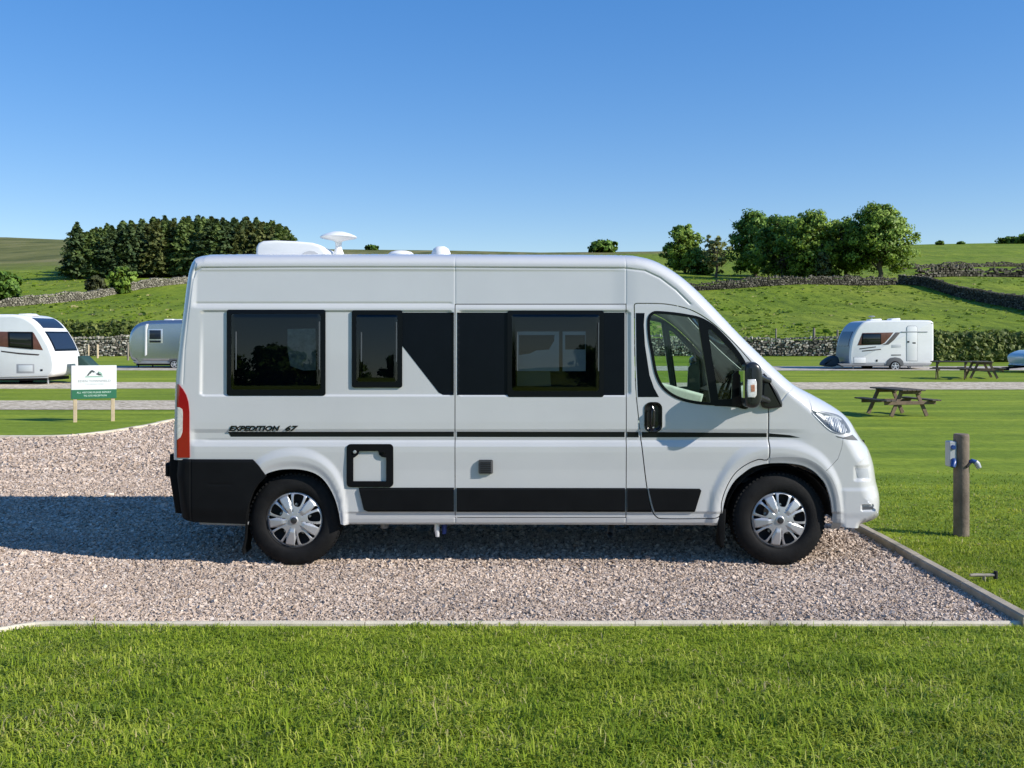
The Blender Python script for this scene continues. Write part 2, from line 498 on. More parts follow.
def stones(name, regions, m, seed, lvl=-0.014):
    """loose crushed stones, each a small angular lump, as one mass"""
    g = np.random.default_rng(seed)
    cube = np.array([(x, y, z) for z in (-1, 1) for y in (-1, 1) for x in (-1, 1)], float)
    quads = np.array([(0, 2, 3, 1), (4, 5, 7, 6), (0, 1, 5, 4), (2, 6, 7, 3), (0, 4, 6, 2), (1, 3, 7, 5)])
    Vs, Qs, Ts, base = [], [], [], 0
    for (poly, dens, size) in regions:
        poly = np.asarray(poly, float); (x0, y0), (x1, y1) = poly.min(0), poly.max(0)
        n = int(dens * (x1 - x0) * (y1 - y0))
        x = g.uniform(x0, x1, n); d = g.uniform(y0, y1, n)
        k = inside(poly, x, d) & inside(PITCH, x, d)
        for wx in (-1.822, 2.242): k &= ~((np.abs(x - wx) < .09) & (d > 7.97) & (d < 8.3))
        x, d = x[k], d[k]; n = len(x)
        sz = size * 0.5 * np.exp(g.normal(0, 0.32, n))
        sc = np.stack([sz * g.uniform(0.75, 1.35, n), sz * g.uniform(0.6, 1.0, n), sz * g.uniform(0.35, 0.62, n)], 1)
        v = cube[None] * g.uniform(0.45, 1.0, (n, 8, 3)) * sc[:, None]
        a, b = g.uniform(0, 6.283, n), g.normal(0, 0.45, n); c = g.normal(0, 0.45, n)
        def rot(v, ang, i, j):
            ca, sa = np.cos(ang)[:, None], np.sin(ang)[:, None]
            vi, vj = v[..., i].copy(), v[..., j].copy()
            v[..., i] = vi * ca - vj * sa; v[..., j] = vi * sa + vj * ca
        rot(v, b, 0, 2); rot(v, c, 1, 2); rot(v, a, 0, 1)
        v[..., 0] += x[:, None]; v[..., 1] += (d - CAMD)[:, None]
        v[..., 2] += (terr(x, d) + lvl + sz * g.uniform(0.05, 0.5, n))[:, None]
        Vs.append(v.reshape(-1, 3)); Qs.append((quads[None] + (np.arange(n) * 8)[:, None, None]).reshape(-1, 4) + base)
        Ts.append(np.repeat(g.uniform(0, 1, n), 8)); base += n * 8
    return tag(mesh_arrays(name, np.concatenate(Vs), quads=np.concatenate(Qs), mats=[m], tint=np.concatenate(Ts)), kind='stuff')
def stone_mat():
    m = bpy.data.materials.new('loose_stone'); m.use_nodes = True; t = NT(m)
    b = t.n['Principled BSDF']; b.inputs['Roughness'].default_value = 0.8; b.inputs['Specular IOR Level'].default_value = 0.3
    at_ = t.new('ShaderNodeAttribute', attribute_name='tint')
    c = t.ramp(at_.outputs['Fac'], [(0.0, (0.24, 0.175, 0.13)), (0.12, (0.40, 0.31, 0.24)), (0.6, (0.55, 0.44, 0.352)), (0.9, (0.63, 0.52, 0.425)), (1.0, (0.73, 0.64, 0.55))])
    f = t.noise(t.coord(False), 90, 3)
    c = t.mix(0.8, c, t.ramp(t.noise(t.mapped(t.coord(False), (.5, 1, 1)), 1.1, 5), [(0.34, (0.80, 0.79, 0.78)), (0.62, (1.08, 1.07, 1.05))]), 'MULTIPLY')
    c = t.mix(0.7, c, t.ramp(f, [(0.3, (0.75, 0.75, 0.75)), (0.7, (1.15, 1.15, 1.15))]), 'MULTIPLY')
    t.link(c, b.inputs['Base Color']); MATS['loose_stone'] = m; return m
LOOSE = stone_mat()
stones('gravel', [([(-5.5, 4.0), (3.45, 4.0), (3.45, 7.9), (-5.5, 7.9)], 5600, 0.0165),
                  ([(-7, 7.9), (3.45, 7.9), (3.45, 9.4), (-7, 9.4)], 2900, 0.0205),
                  ([(-8, 9.4), (-2.2, 9.4), (-2.2, 13.5), (-8, 13.5)], 1700, 0.0235),
                  ([(-2.2, 9.4), (3.45, 9.4), (3.45, 11.0), (-2.2, 11.0)], 700, 0.028),
                  ([(-11, 13.5), (-3.5, 13.5), (-3.5, 22), (-11, 22)], 520, 0.036), ([(-3.5, 11), (3.4, 11), (3.4, 24), (-3.5, 24)], 260, 0.036), ([(-2.2, 11), (3.4, 11), (3.4, 13.5), (-2.2, 13.5)], 300, 0.032)], LOOSE, 3)

# --- kerbs
CONC = mat('kerb_concrete', (0.36, 0.305, 0.225), 0.9, var=0.22, vscale=6, bump=0.4, bscale=90, dirt=((0.16, 0.15, 0.11), 3.0, 0.56))
CONC2 = mat('pale_edging', (0.60, 0.53, 0.40), 0.9, var=0.2, vscale=5, bump=0.3, bscale=80, dirt=((0.22, 0.20, 0.14), 2.2, 0.58))
def kerb(name, path, w, z0, h, m, closed=False, piece=0.9):
    """edging laid in lengths along a path of (x, d)"""
    p = densify(path, 0.08, False); mb = MB()
    acc = np.concatenate([[0], np.cumsum(np.linalg.norm(np.diff(p, axis=0), axis=1))])
    L = acc[-1]; s = 0.0; g = random.Random(11)
    while s < L - 0.05:
        e = min(L, s + piece)
        q = np.stack([np.interp(np.linspace(s + 0.003, e - 0.003, 10), acc, p[:, i]) for i in (0, 1)], 1)
        tg = np.gradient(q, axis=0); tg /= np.linalg.norm(tg, axis=1, keepdims=True)
        nr = np.stack([-tg[:, 1], tg[:, 0]], 1)
        dz = g.uniform(-0.004, 0.004); b = len(mb.v); vs, fs = [], []
        c = min(0.012, w * 0.25)
        for (x, d), (nx, ny) in zip(q, nr):
            zz = zt(x, d)
            for o_, hh in ((-w / 2, z0), (-w / 2, h - c), (-w / 2 + c, h), (w / 2 - c, h), (w / 2, h - c), (w / 2, z0)):
                vs.append((x + nx * o_, d + ny * o_ - CAMD, zz + hh + (dz if hh > 0 else 0)))
        for i in range(len(q) - 1):
            for k in range(5): fs.append((i * 6 + k, (i + 1) * 6 + k, (i + 1) * 6 + k + 1, i * 6 + k + 1))
        fs.append(tuple(range(6))); fs.append(tuple((len(q) - 1) * 6 + k for k in range(6))[::-1])
        mb.add(vs, fs); s = e
    return tag(mb.build(name, m), kind='structure')
kerb('kerb_front', [(3.52, 6.41), (-3.15, 6.41)] + [tuple(p) for p in spline([(-3.15, 6.41), (-3.42, 6.2), (-4.3, 5.28), (-5.6, 4.4)], 6)[1:]], 0.045, -0.1, 0.003, CONC2)
kerb('kerb_side', [(3.43, 6.36), (3.44, 9.0), (3.41, 12.9)], 0.085, -0.1, 0.052, CONC)
kerb('kerb_far', [(-20, 17.5)] + [tuple(p) for p in spline([(-10.5, 18.25), (-8.7, 18.35), (-8.12, 19.05), (-7.85, 20.35), (-7.7, 22.1), (-7.3, 25.2)], 6)], 0.12, -0.1, 0.028, CONC2)

# --- grass blades
def blade_mat(name, a, b_, c_, mown=False):
    m = bpy.data.materials.new(name); m.use_nodes = True; t = NT(m)
    b = t.n['Principled BSDF']; b.inputs['Roughness'].default_value = 0.5; b.inputs['Specular IOR Level'].default_value = 0.22
    at_ = t.new('ShaderNodeAttribute', attribute_name='tint')
    big = t.noise(t.mapped(t.coord(False), (0.6, 1.2, 1)), 1.6, 4)
    f = t.math('ADD', at_.outputs['Fac'], t.math('MULTIPLY_ADD', big, 1.25, -0.62))
    c = t.ramp(f, [(0.0, a), (0.5, b_), (0.93, c_), (1.0, (0.50, 0.44, 0.20))])
    if mown: c = mow(t, t.coord(False), c)
    dry = t.noise(t.mapped(t.coord(False), (.55, .9, 1)), .85, 5, .6)     # drier, yellower patches of sward
    c = t.mix(t.ramp(dry, [(.52, (0, 0, 0)), (.70, (.45, .45, .45))]), c, (0.33, 0.34, 0.050))
    dk = t.noise(t.mapped(t.coord(False), (.9, .7, 1)), 2.6, 3, .6)
    c = t.mix(.8, c, t.ramp(dk, [(.36, (.68, .74, .68)), (.55, (1.06, 1.04, 1.04))]), 'MULTIPLY')
    t.link(c, b.inputs['Base Color'])
    ge = t.new('ShaderNodeNewGeometry'); va = t.new('ShaderNodeVectorMath', operation='SCALE'); va.inputs['Scale'].default_value = 0.55; t.link(ge.outputs['Normal'], va.inputs[0])
    vb = t.new('ShaderNodeVectorMath', operation='ADD'); vb.inputs[1].default_value = (0, 0, 0.5); t.link(va.outputs[0], vb.inputs[0])
    vc = t.new('ShaderNodeVectorMath', operation='NORMALIZE'); t.link(vb.outputs[0], vc.inputs[0]); t.link(vc.outputs[0], b.inputs['Normal'])
    tl = t.new('ShaderNodeBsdfTranslucent'); t.link(c, tl.inputs[0])
    mx = t.new('ShaderNodeMixShader'); mx.inputs[0].default_value = 0.32
    t.link(b.outputs[0], mx.inputs[1]); t.link(tl.outputs[0], mx.inputs[2]); t.link(mx.outputs[0], t.n['Material Output'].inputs[0])
    MATS[name] = m; return m
BLADE = blade_mat('grass_blade', (0.158, 0.246, 0.015), (0.300, 0.395, 0.030), (0.50, 0.54, 0.095))
def blades(name, regions, m, seed, keep=None):
    g = np.random.default_rng(seed); Vs, Ts, base = [], [], 0
    tri, quad = [], []
    for (x0, x1, d0, d1, dens, ln, wd) in regions:
        n = int(dens * (x1 - x0) * (d1 - d0))
        x = g.uniform(x0, x1, n); d = g.uniform(d0, d1, n)
        # keep to a fan a little wider than what the lens takes in
        k = (np.abs(x) < d * 0.72 + 1.2)
        if keep is not None: k &= keep(x, d)
        x, d = x[k], d[k]
        k = g.random(len(x)) > sm(9.5, 14.5, d); x, d = x[k], d[k]; n = len(x)
        # clumps: nearby blades share length and lean
        cl = np.sin(x * 9.0 + 2 * np.sin(d * 7.0)) * np.sin(d * 8.0 + 2 * np.sin(x * 6.0))
        l = ln * np.exp(g.normal(0, 0.28, n)) * (1 + 0.28 * cl); w = wd * g.uniform(0.7, 1.3, n)
        th = g.uniform(0, 6.283, n) ; lean = np.clip(np.abs(g.normal(1.0, 0.45, n)), 0, 1.8); 
        dirx, diry = np.cos(th) + 0.35 * cl - 0.15, np.sin(th)
        nn = np.hypot(dirx, diry) + 1e-6; dirx /= nn; diry /= nn
        px_, py_ = -diry, dirx
        z = terr(x, d) - 0.027; y = d - CAMD
        def P(f, out, hw):
            hx = x + dirx * l * out + px_ * hw; hy = y + diry * l * out + py_ * hw
            return np.stack([hx, hy, z + l * f], 1)
        v = np.stack([P(0, 0, -w / 2), P(0, 0, w / 2), P(0.58 - 0.08 * lean, 0.30 * lean, w * 0.42), P(0.58 - 0.08 * lean, 0.30 * lean, -w * 0.42), P(0.95 - 0.42 * lean, 0.80 * lean, 0 * w)], 1)
        Vs.append(v.reshape(-1, 3)); b = base + np.arange(n) * 5
        quad.append(np.stack([b, b + 1, b + 2, b + 3], 1)); tri.append(np.stack([b + 3, b + 2, b + 4], 1))
        Ts.append(np.repeat(np.clip(g.normal(0.45, 0.26, n), 0, 1), 5)); base += n * 5
    return tag(mesh_arrays(name, np.concatenate(Vs), tris=np.concatenate(tri), quads=np.concatenate(quad), mats=[m], tint=np.concatenate(Ts), smooth=True), kind='stuff')
def front_keep(x, d):
    return ~inside(PITCH, x, d) & (d < 6.36 - 0.02 * np.sin(x * 3.1))
blades('grass', [(-6.0, 6.0, 3.6, 4.9, 4800, 0.068, 0.0072), (-6.0, 6.0, 4.9, 5.7, 4800, 0.052, 0.0068), (-6.0, 6.0, 5.7, 6.385, 5200, 0.036, 0.0064)], BLADE, 5, front_keep)
BLADE2 = blade_mat('mown_blade', (0.185, 0.265, 0.016), (0.275, 0.355, 0.025), (0.42, 0.46, 0.060), True)
blades('grass', [(3.5, 7.6, 6.2, 9.0, 4200, 0.036, 0.007), (3.5, 10.5, 9.0, 14.5, 1700, 0.030, 0.010)], BLADE2, 6,
       lambda x, d: ~inside(PITCH, x, d) & ((x > 3.5) | (x < -7)) & (d < 25))

# ---- rough tufts of longer grass over the pasture
def tufts(n, seed):
    g = np.random.default_rng(seed)
    d = 84 * (235 / 84) ** g.uniform(0, 1, n); x = g.uniform(-.64, .64, n) * d
    # tussocks gather in loose patches
    pk = np.sin(x * .21 + 2 * np.sin(d * .05)) * np.sin(d * .11 + 1.7 * np.sin(x * .13)) + g.normal(0, .5, n)
    k = pk > .1; x, d = x[k], d[k]; n = len(x)
    m = 4; V, T = [], []
    z = terr(x, d); s = np.exp(g.normal(0, .3, n)); tn = np.clip(g.normal(.45, .25, n), 0, 1)
    for i in range(m):
        a = g.uniform(0, 6.283, n); w = .21 * s; h = .13 * s * g.uniform(.7, 1.2, n); ox, oy = g.normal(0, .12, n) * s, g.normal(0, .12, n) * s
        ca, sa = np.cos(a) * w, np.sin(a) * w; lx, ly = g.normal(0, .12, n), g.normal(0, .12, n)
        q = [np.stack([x + ox - ca, d + oy - sa, z - .03], 1), np.stack([x + ox + ca, d + oy + sa, z - .03], 1), np.stack([x + ox + ca * .55 + lx, d + oy + sa * .55 + ly, z + h], 1), np.stack([x + ox - ca * .55 + lx, d + oy - sa * .55 + ly, z + h * .9], 1)]
        V.append(np.stack(q, 1).reshape(-1, 3)); T.append(np.repeat(tn, 4))
    V = np.concatenate(V); V[:, 1] -= CAMD; Q = np.arange(len(V)).reshape(-1, 4)
    return tag(mesh_arrays('grass_tufts', V, quads=Q, mats=[TUFT], tint=np.concatenate(T), smooth=True), kind='stuff')
TUFT = blade_mat('tuft_grass', (0.120, 0.205, 0.014), (0.175, 0.260, 0.020), (0.250, 0.310, 0.040))
tufts(13000, 9)
# ------------------------------------------------------------------ the campervan
VW = 2.05
def tumble(z):
    z = np.asarray(z, float)
    return 0.036 * np.maximum(z - 1.1, 0) + 0.05 * np.maximum(z - 2.15, 0)
def toPX(x, z, dep=None):
    k = FP / (CAMD + (tumble(z) if dep is None else dep))
    return 512 + x * k, HY - (z - CAMH) * k
def P(px, py, dep=None):
    """side-view measure (photograph columns and rows) -> metres on the van's side"""
    z = CAMH - (py - HY) * CAMD / FP
    for _ in range(3):
        D = CAMD + (float(tumble(z)) if dep is None else dep)
        z = CAMH - (py - HY) * D / FP
    return ((px - 512) * D / FP, z)
def PL(pts): return np.array([P(a, b) for a, b in pts])

# silhouette: column, row, depth where it is seen, rounding in plane (m), rounding in depth (m)
_SIL = [(174, 459, .08, .07, .10), (174, 440, .08, .07, .10), (174.2, 400, .08, .07, .11), (175.6, 370, .09, .08, .12), (178.6, 338, .09, .08, .13), (182, 308, .10, .09, .14),
        (185.2, 278, .12, .10, .17), (188.6, 265.5, .16, .11, .22), (191.2, 260.5, .18, .11, .25), (196, 256.4, .22, .11, .28), (206, 254.2, .25, .11, .32), (220, 253.3, .25, .11, .32), (300, 253, .25, .11, .32), (430, 253, .25, .11, .32),
        (560, 253.6, .25, .11, .32), (622, 254.2, .25, .11, .30), (640, 255.8, .24, .11, .30), (655, 259.8, .23, .12, .29), (670, 267.6, .22, .12, .28), (685, 278.2, .20, .12, .26),
        (702, 293.6, .19, .13, .25), (722, 314.4, .18, .13, .24), (745, 338.4, .17, .13, .24), (770, 362.4, .17, .13, .25), (792, 382, .20, .14, .30), (807, 390.8, .26, .18, .38),
        (824, 399.8, .32, .23, .46), (838, 408.4, .36, .25, .50), (848, 417.4, .38, .25, .52), (854, 427.6, .39, .24, .54), (859, 435.4, .40, .25, .55), (866, 444.4, .40, .26, .56), (871.5, 459.5, .40, .27, .56),
        (874.5, 477, .40, .28, .56), (877, 490, .40, .26, .56), (877.3, 503, .40, .26, .55), (874, 515, .40, .24, .54), (866.5, 520.5, .36, .20, .48), (857, 524, .22, .1, .34)]
_s = np.array(_SIL)
_sx = np.array([[*P(a, b, c), e, f] for a, b, c, e, f in _SIL])
SIL = spline(_sx, 7)                         # x, z, Rd, Ry
SILXZ = SIL[:, :2]
def sil_i(px, py, dep=0.3):
    q = np.array(P(px, py, dep)); return int(np.argmin(np.hypot(*(SILXZ - q).T)))
def sil_near(x, z):
    x = np.asarray(x, float); z = np.asarray(z, float)
    best = np.full(x.shape, 1e9); rd = np.zeros(x.shape); ry = np.zeros(x.shape)
    for i in range(len(SIL) - 1):
        a, b = SIL[i], SIL[i + 1]; d = b[:2] - a[:2]; l = max(d @ d, 1e-12)
        t = np.clip(((x - a[0]) * d[0] + (z - a[1]) * d[1]) / l, 0, 1)
        h = np.hypot(x - a[0] - t * d[0], z - a[1] - t * d[1]); k = h < best
        best = np.where(k, h, best); rd = np.where(k, a[2] + t * (b[2] - a[2]), rd); ry = np.where(k, a[3] + t * (b[3] - a[3]), ry)
    return best, rd, ry
REAR_C, FRONT_C = (295.0, 521.0), (779.0, 521.0)
REAR_OPEN = [(249, 504), (253, 491), (264, 475.5), (276, 470.5), (287, 469), (300, 469.3), (312, 472), (321, 477), (328, 485), (334, 496), (338, 508), (341, 524)]
FRONT_OPEN = [(722, 524), (722.5, 511), (725, 499), (729, 489), (735, 480), (743, 473), (751, 467.5), (759.5, 464.8), (769, 463.2), (784, 463), (797.7, 464.5), (806, 467), (814, 471.6), (820, 477.5), (825, 484), (830, 498), (832, 512), (832.5, 529)]
REAR_FLARE = [(245, 475), (255, 461), (268, 453), (286, 448), (300, 447.6), (315, 451), (327, 458), (336, 467), (342, 478), (346, 492), (348, 524)]
FRONT_FLARE = [(706, 524), (708, 505), (711, 490), (721, 470), (729, 458), (738, 449.7), (750, 443.5), (762, 439.5), (774, 438), (784, 438), (797, 440.5), (811, 446), (822, 453), (831, 463), (838, 476), (842, 490), (845, 529)]
def polar(pts, c):
    p = spline(pts, 6) - np.array(c); a = np.arctan2(-p[:, 1], p[:, 0]); a = np.where(a < -1.2, a + 2 * math.pi, a); r = np.hypot(p[:, 0], p[:, 1]); o = np.argsort(a); return a[o], r[o]
_PO = [(c, polar(o, c), polar(f, c)) for c, o, f in ((REAR_C, REAR_OPEN, REAR_FLARE), (FRONT_C, FRONT_OPEN, FRONT_FLARE))]
def PF(px, py):
    """like P, but for the curved front end: allows for how far the surface has turned away"""
    x, z = P(px, py)
    for _ in range(14):
        d_, rd_, ry_ = sil_near(np.array([x]), np.array([z])); q_ = float(np.clip(1 - d_ / rd_, 0, 1)[0])
        dep = float(tumble(z)) + float(ry_[0]) * (1 - math.sqrt(max(0, 1 - q_ * q_)))
        nx, nz = (px - 512) * (CAMD + dep) / FP, CAMH - (py - HY) * (CAMD + dep) / FP
        x, z = x + .5 * (nx - x), z + .5 * (nz - z)
    return x, z
def PLF(pts): return np.array([PF(a, b) for a, b in pts])
def WF(pts): return [tuple(float(v) for v in toPX(*PF(a, b))) for a, b in pts]
GROOVES = [  # depth, width in columns, polyline
    (.006, 1.0, [(193, 277), (195, 271), (201, 268), (300, 267.5), (430, 267.5), (625, 268.5), (645, 271), (660, 278), (676, 290), (690, 304)]),
    (.003, .8, [(196, 263), (192, 282), (187.5, 320), (184.5, 350), (183, 384)]),
    (.0022, .7, [(455, 254), (455, 304)]), (.0022, .7, [(626, 254), (626, 304)]), (.003, .7, [(455, 518), (455, 526)]), (.003, .7, [(626, 518), (626, 526)]),
    (.006, .8, WF([(781, 401), (787, 393), (793, 386)])), (.007, .8, WF([(807.5, 395), (809.5, 402), (811.5, 411)])), (.003, .7, [(768.5, 404), (768.5, 464)]),
]
(_a, _b), (_c, _d) = WF([(853.5, 465.5), (871, 480.5)])
FOGB = (_a, _c, _b, _d)
(_a, _b), (_c, _d) = WF([(861, 504.6), (875, 511.2)])
SLOTB = (_a, _c, _b, _d)
def rbox(px, py, x0, x1, y0, y1, r):
    cx, cy = (x0 + x1) / 2, (y0 + y1) / 2
    qx = np.abs(px - cx) - (x1 - x0) / 2 + r; qy = np.abs(py - cy) - (y1 - y0) / 2 + r
    return np.hypot(np.maximum(qx, 0), np.maximum(qy, 0)) + np.minimum(np.maximum(qx, qy), 0) - r
def press(px, py):
    """pressed-in shapes of the side panels, metres inwards"""
    wx = 1 - sm(610, 640, px)
    o = 0.013 * wx * (1 - sm(303.5, 309, py)) * sm(266, 272, py) * sm(190, 197, px)
    o = o + 0.005 * np.exp(-((py - 303.2) / 0.9) ** 2) * sm(194, 197, px) * (1 - sm(450, 453, px))
    for d, w, pl in GROOVES: o = o + d * np.exp(-(pdist(pl, px, py) / w) ** 2)
    for b in ((199.5, 453.5, 310.0, 396.5, 5), (457.0, 630.5, 310.0, 396.5, 5)):
        o = o + 0.011 * (1 - sm(-2.1, 0.2, rbox(px, py, *b)))
    o = o + 0.004 * np.exp(-((py - 440.5) / 1.2) ** 2) * sm(200, 210, px) * (1 - sm(770, 790, px))
    wxs = sm(188.5, 196, px) * (1 - sm(775, 815, px))
    o = o + np.interp(py, [422, 429, 433, 439.5, 446.5, 452, 470], [0, .002, .013, .014, -.004, -.005, 0]) * wxs
    for c, (ao, ro), (af, rf) in _PO:
        X, Y = px - c[0], c[1] - py
        r = np.hypot(X, Y); a = np.arctan2(Y, X); a = np.where(a < -1.2, a + 2 * math.pi, a)
        r0 = np.interp(a, ao, ro); r1 = np.interp(a, af, rf)
        q = (r - r0) / np.maximum(r1 - r0, 3)
        ang = sm(-0.35, -0.05, a) * (1 - sm(math.pi + 0.0, math.pi + 0.35, a))
        k = (r > r0 - 30) & (q < 2)
        o = o + np.where(k, (-0.017 * (1 - sm(0.55, 1.05, q)) + 0.010 * (1 - sm(0.05, 0.42, q))) * ang, 0)
    o = o + np.interp(py, [511.5, 514, 519, 523, 527, 530], [0, .010, .014, .022, .05, .07]) * (1 - sm(838, 846, px)) * sm(343, 349, px)
    # bumper shapes at the nose
    o = o + 0.011 * (1 - sm(-4.0, 0.8, rbox(px, py, *FOGB, 2.5)))
    o = o + 0.015 * (1 - sm(-1.2, 0.4, rbox(px, py, *SLOTB, 1.5)))
    o = o - 0.006 * sm(487, 492, py) * sm(838, 846, px) * (1 - sm(512, 520, py))
    return o
def F(x, z, side=True):
    d, rd, ry = sil_near(x, z)
    q = np.clip(1 - d / rd, 0, 1)
    rnd = ry * (1 - np.sqrt(np.clip(1 - q * q, 0, 1)))
    return tumble(z) + rnd + press(*toPX(x, z)) * (1 - sm(0.6, 0.95, q))
def normals_of(x, z, fn, e=0.0016):
    gx = (fn(x + e, z) - fn(x - e, z)) / (2 * e); gz = (fn(x, z + e) - fn(x, z - e)) / (2 * e)
    n = np.stack([gx, -np.ones_like(gx), gz], 1); return n / np.linalg.norm(n, axis=1, keepdims=True)

def patch(outer, holes=(), fn=F, dx=0.02, dz=0.008, step=0.012, extra=None, flange=0.022, thin=0.45):
    """surface y = fn(x, z) over an outline with holes; returns V, tris, quads(flanges), normals"""
    loops = [densify(l, step) for l in (outer, *holes)]
    allp = np.concatenate(loops); nL = len(allp)
    cons, b = [], 0
    for l in loops:
        cons += [(b + i, b + (i + 1) % len(l)) for i in range(len(l))]; b += len(l)
    x0, z0 = loops[0].min(0); x1, z1 = loops[0].max(0)
    nx, nz = int((x1 - x0) / dx) + 2, int((z1 - z0) / dz) + 2
    gx, gz = np.meshgrid(x0 + np.arange(nx) * dx + dx * 0.37, z0 + np.arange(nz) * dz + dz * 0.41)
    occ = np.zeros((nz, nx), bool)
    ii = np.clip(np.round((allp[:, 0] - gx[0, 0]) / dx).astype(int), 0, nx - 1); jj = np.clip(np.round((allp[:, 1] - gz[0, 0]) / dz).astype(int), 0, nz - 1)
    occ[jj, ii] = True
    g = np.stack([gx[~occ], gz[~occ]], 1)
    if extra is not None and len(extra): g = np.concatenate([g, extra])
    ok = inside(loops[0], g[:, 0], g[:, 1])
    for h in loops[1:]: ok &= ~inside(h, g[:, 0], g[:, 1])
    g = g[ok]
    pts = np.concatenate([allp, g])
    res = delaunay_2d_cdt([Vector(p) for p in pts], cons, [], 0, 1e-5)
    P2 = np.array([(v.x, v.y) for v in res[0]]); T3 = np.array(res[2])
    isg = np.array([min(o) >= nL if len(o) else False for o in res[3]])
    need = ~isg[T3].any(1)
    c = P2[T3[need]].mean(1); k = inside(loops[0], c[:, 0], c[:, 1])
    for h in loops[1:]: k &= ~inside(h, c[:, 0], c[:, 1])
    keep = np.ones(len(T3), bool); keep[np.where(need)[0][~k]] = False
    T3 = T3[keep]
    # orientation: face the camera side (-y)
    a, bb, cc = P2[T3[:, 0]], P2[T3[:, 1]], P2[T3[:, 2]]
    ar = (bb[:, 0] - a[:, 0]) * (cc[:, 1] - a[:, 1]) - (bb[:, 1] - a[:, 1]) * (cc[:, 0] - a[:, 0])
    T3 = np.where((ar < 0)[:, None], T3[:, ::-1], T3)
    T3 = T3[np.abs(ar) > 1e-10]
    x, z = P2[:, 0], P2[:, 1]
    V = np.stack([x, fn(x, z), z], 1); N = normals_of(x, z, fn)
    Q = np.zeros((0, 4), int)
    if flange:
        Vs, Qs, Ns, base = [V], [], [N], len(V)
        for l in loops:
            y = fn(l[:, 0], l[:, 1]); n = len(l)
            sgn = 1 if area2(l) > 0 else -1
            if l is not loops[0]: sgn = -sgn
            e = np.roll(l, -1, 0) - np.roll(l, 1, 0); e /= np.maximum(np.linalg.norm(e, axis=1, keepdims=True), 1e-9)
            on = np.stack([e[:, 1], 0 * y, -e[:, 0]], 1) * sgn
            Vs += [np.stack([l[:, 0], y, l[:, 1]], 1), np.stack([l[:, 0], y + flange, l[:, 1]], 1)]; Ns += [on, on]
            i = np.arange(n); j = (i + 1) % n
            q = np.stack([base + i, base + n + i, base + n + j, base + j], 1)
            Qs.append(q if sgn > 0 else q[:, ::-1]); base += 2 * n
        V, N, Q = np.concatenate(Vs), np.concatenate(Ns), np.concatenate(Qs)
    return V, T3, Q, N

VAN_LOC = np.array([0.13, VW / 2, 0.0])
def van_obj(name, data, m, parent, both=False, far=False, loc=VAN_LOC, smooth=True, midx=None):
    V, T3, Q, N = data
    def mir(V): W = V.copy(); W[:, 1] = VW - W[:, 1]; return W
    def mirn(N): W = N.copy(); W[:, 1] *= -1; return W
    if both:
        n = len(V); V, N = np.concatenate([V, mir(V)]), np.concatenate([N, mirn(N)])
        T3, Q = np.concatenate([T3, T3[:, ::-1] + n]), np.concatenate([Q, Q[:, ::-1] + n])
    elif far:
        V, N, T3, Q = mir(V), mirn(N), T3[:, ::-1], Q[:, ::-1]
    return mesh_arrays(name, V - loc, tris=T3, quads=Q if len(Q) else None, mats=[m] if not isinstance(m, list) else m, parent=parent, smooth=smooth, normals=N, midx=midx)
def join(*ds):
    V, T3, Q, N, b = [], [], [], [], 0
    for d in ds:
        V.append(d[0]); T3.append(d[1] + b); Q.append(d[2] + b); N.append(d[3]); b += len(d[0])
    return np.concatenate(V), np.concatenate(T3), np.concatenate(Q), np.concatenate(N)
def mirrored(d):
    V, T3, Q, N = d; V = V.copy(); N = N.copy(); V[:, 1] = VW - V[:, 1]; N[:, 1] *= -1
    return V, T3[:, ::-1], Q[:, ::-1], N

PAINT = mat('white_paint', (0.575, 0.575, 0.567), 0.30, coat=0.85, spec=0.45, var=0.03, vscale=1.6, rvar=0.10, bump=0.035, bscale=2.6)
BLACKP = mat('black_plastic', (0.0060, 0.0066, 0.0072), 0.6, spec=0.10, var=0.2, vscale=5, bump=0.15, bscale=400)
DECAL = mat('dark_vinyl', (0.004, 0.0055, 0.008), 0.25, spec=0.14, var=0.15, vscale=3)
STRIPE = mat('black_vinyl', (0.008, 0.009, 0.010), 0.3, spec=0.25, var=0.1)
DARK = mat('dark_cavity', (0.008, 0.008, 0.009), 0.9)
RUBBER = mat('tyre_rubber', (0.0095, 0.0095, 0.0095), 0.75, spec=0.22, var=0.35, vscale=14, bump=0.3, bscale=120)
CHROME = mat('hubcap_silver', (0.50, 0.51, 0.52), 0.38, metal=0.55, spec=0.6, rvar=0.1)
ACRYL = glass_mat('dark_acrylic', (0.54, 0.58, 0.64), 1.1, 0.01)
FRAMEB = mat('window_frame_black', (0.004, 0.0045, 0.005), 0.3, spec=0.18)
WHITEP = mat('white_plastic', (0.80, 0.80, 0.79), 0.45, var=0.04, vscale=4)
GLASS = glass_mat('cab_glass', (0.78, 0.90, 0.83), 1.0)
CLEARLENS = glass_mat('clear_lens', (0.92, 0.95, 0.97), 0.5)
REDLENS = mat('red_lens', (0.29, 0.004, 0.009), 0.12, spec=0.6, coat=0.5)
SILVERP = mat('silver_reflector', (0.58, 0.59, 0.60), 0.4, metal=0.4)
GREYT = mat('grey_trim', (0.10, 0.105, 0.11), 0.7, var=0.15)
FABRIC = mat('pale_seat_fabric', (0.60, 0.62, 0.56), 0.9, var=0.15, vscale=20)
INNER = mat('cab_lining', (0.45, 0.46, 0.47), 0.8, var=0.1)

van = thing('campervan', 'large white panel-van campervan with black windows parked side-on on the gravel pitch', 'campervan', tuple(VAN_LOC))
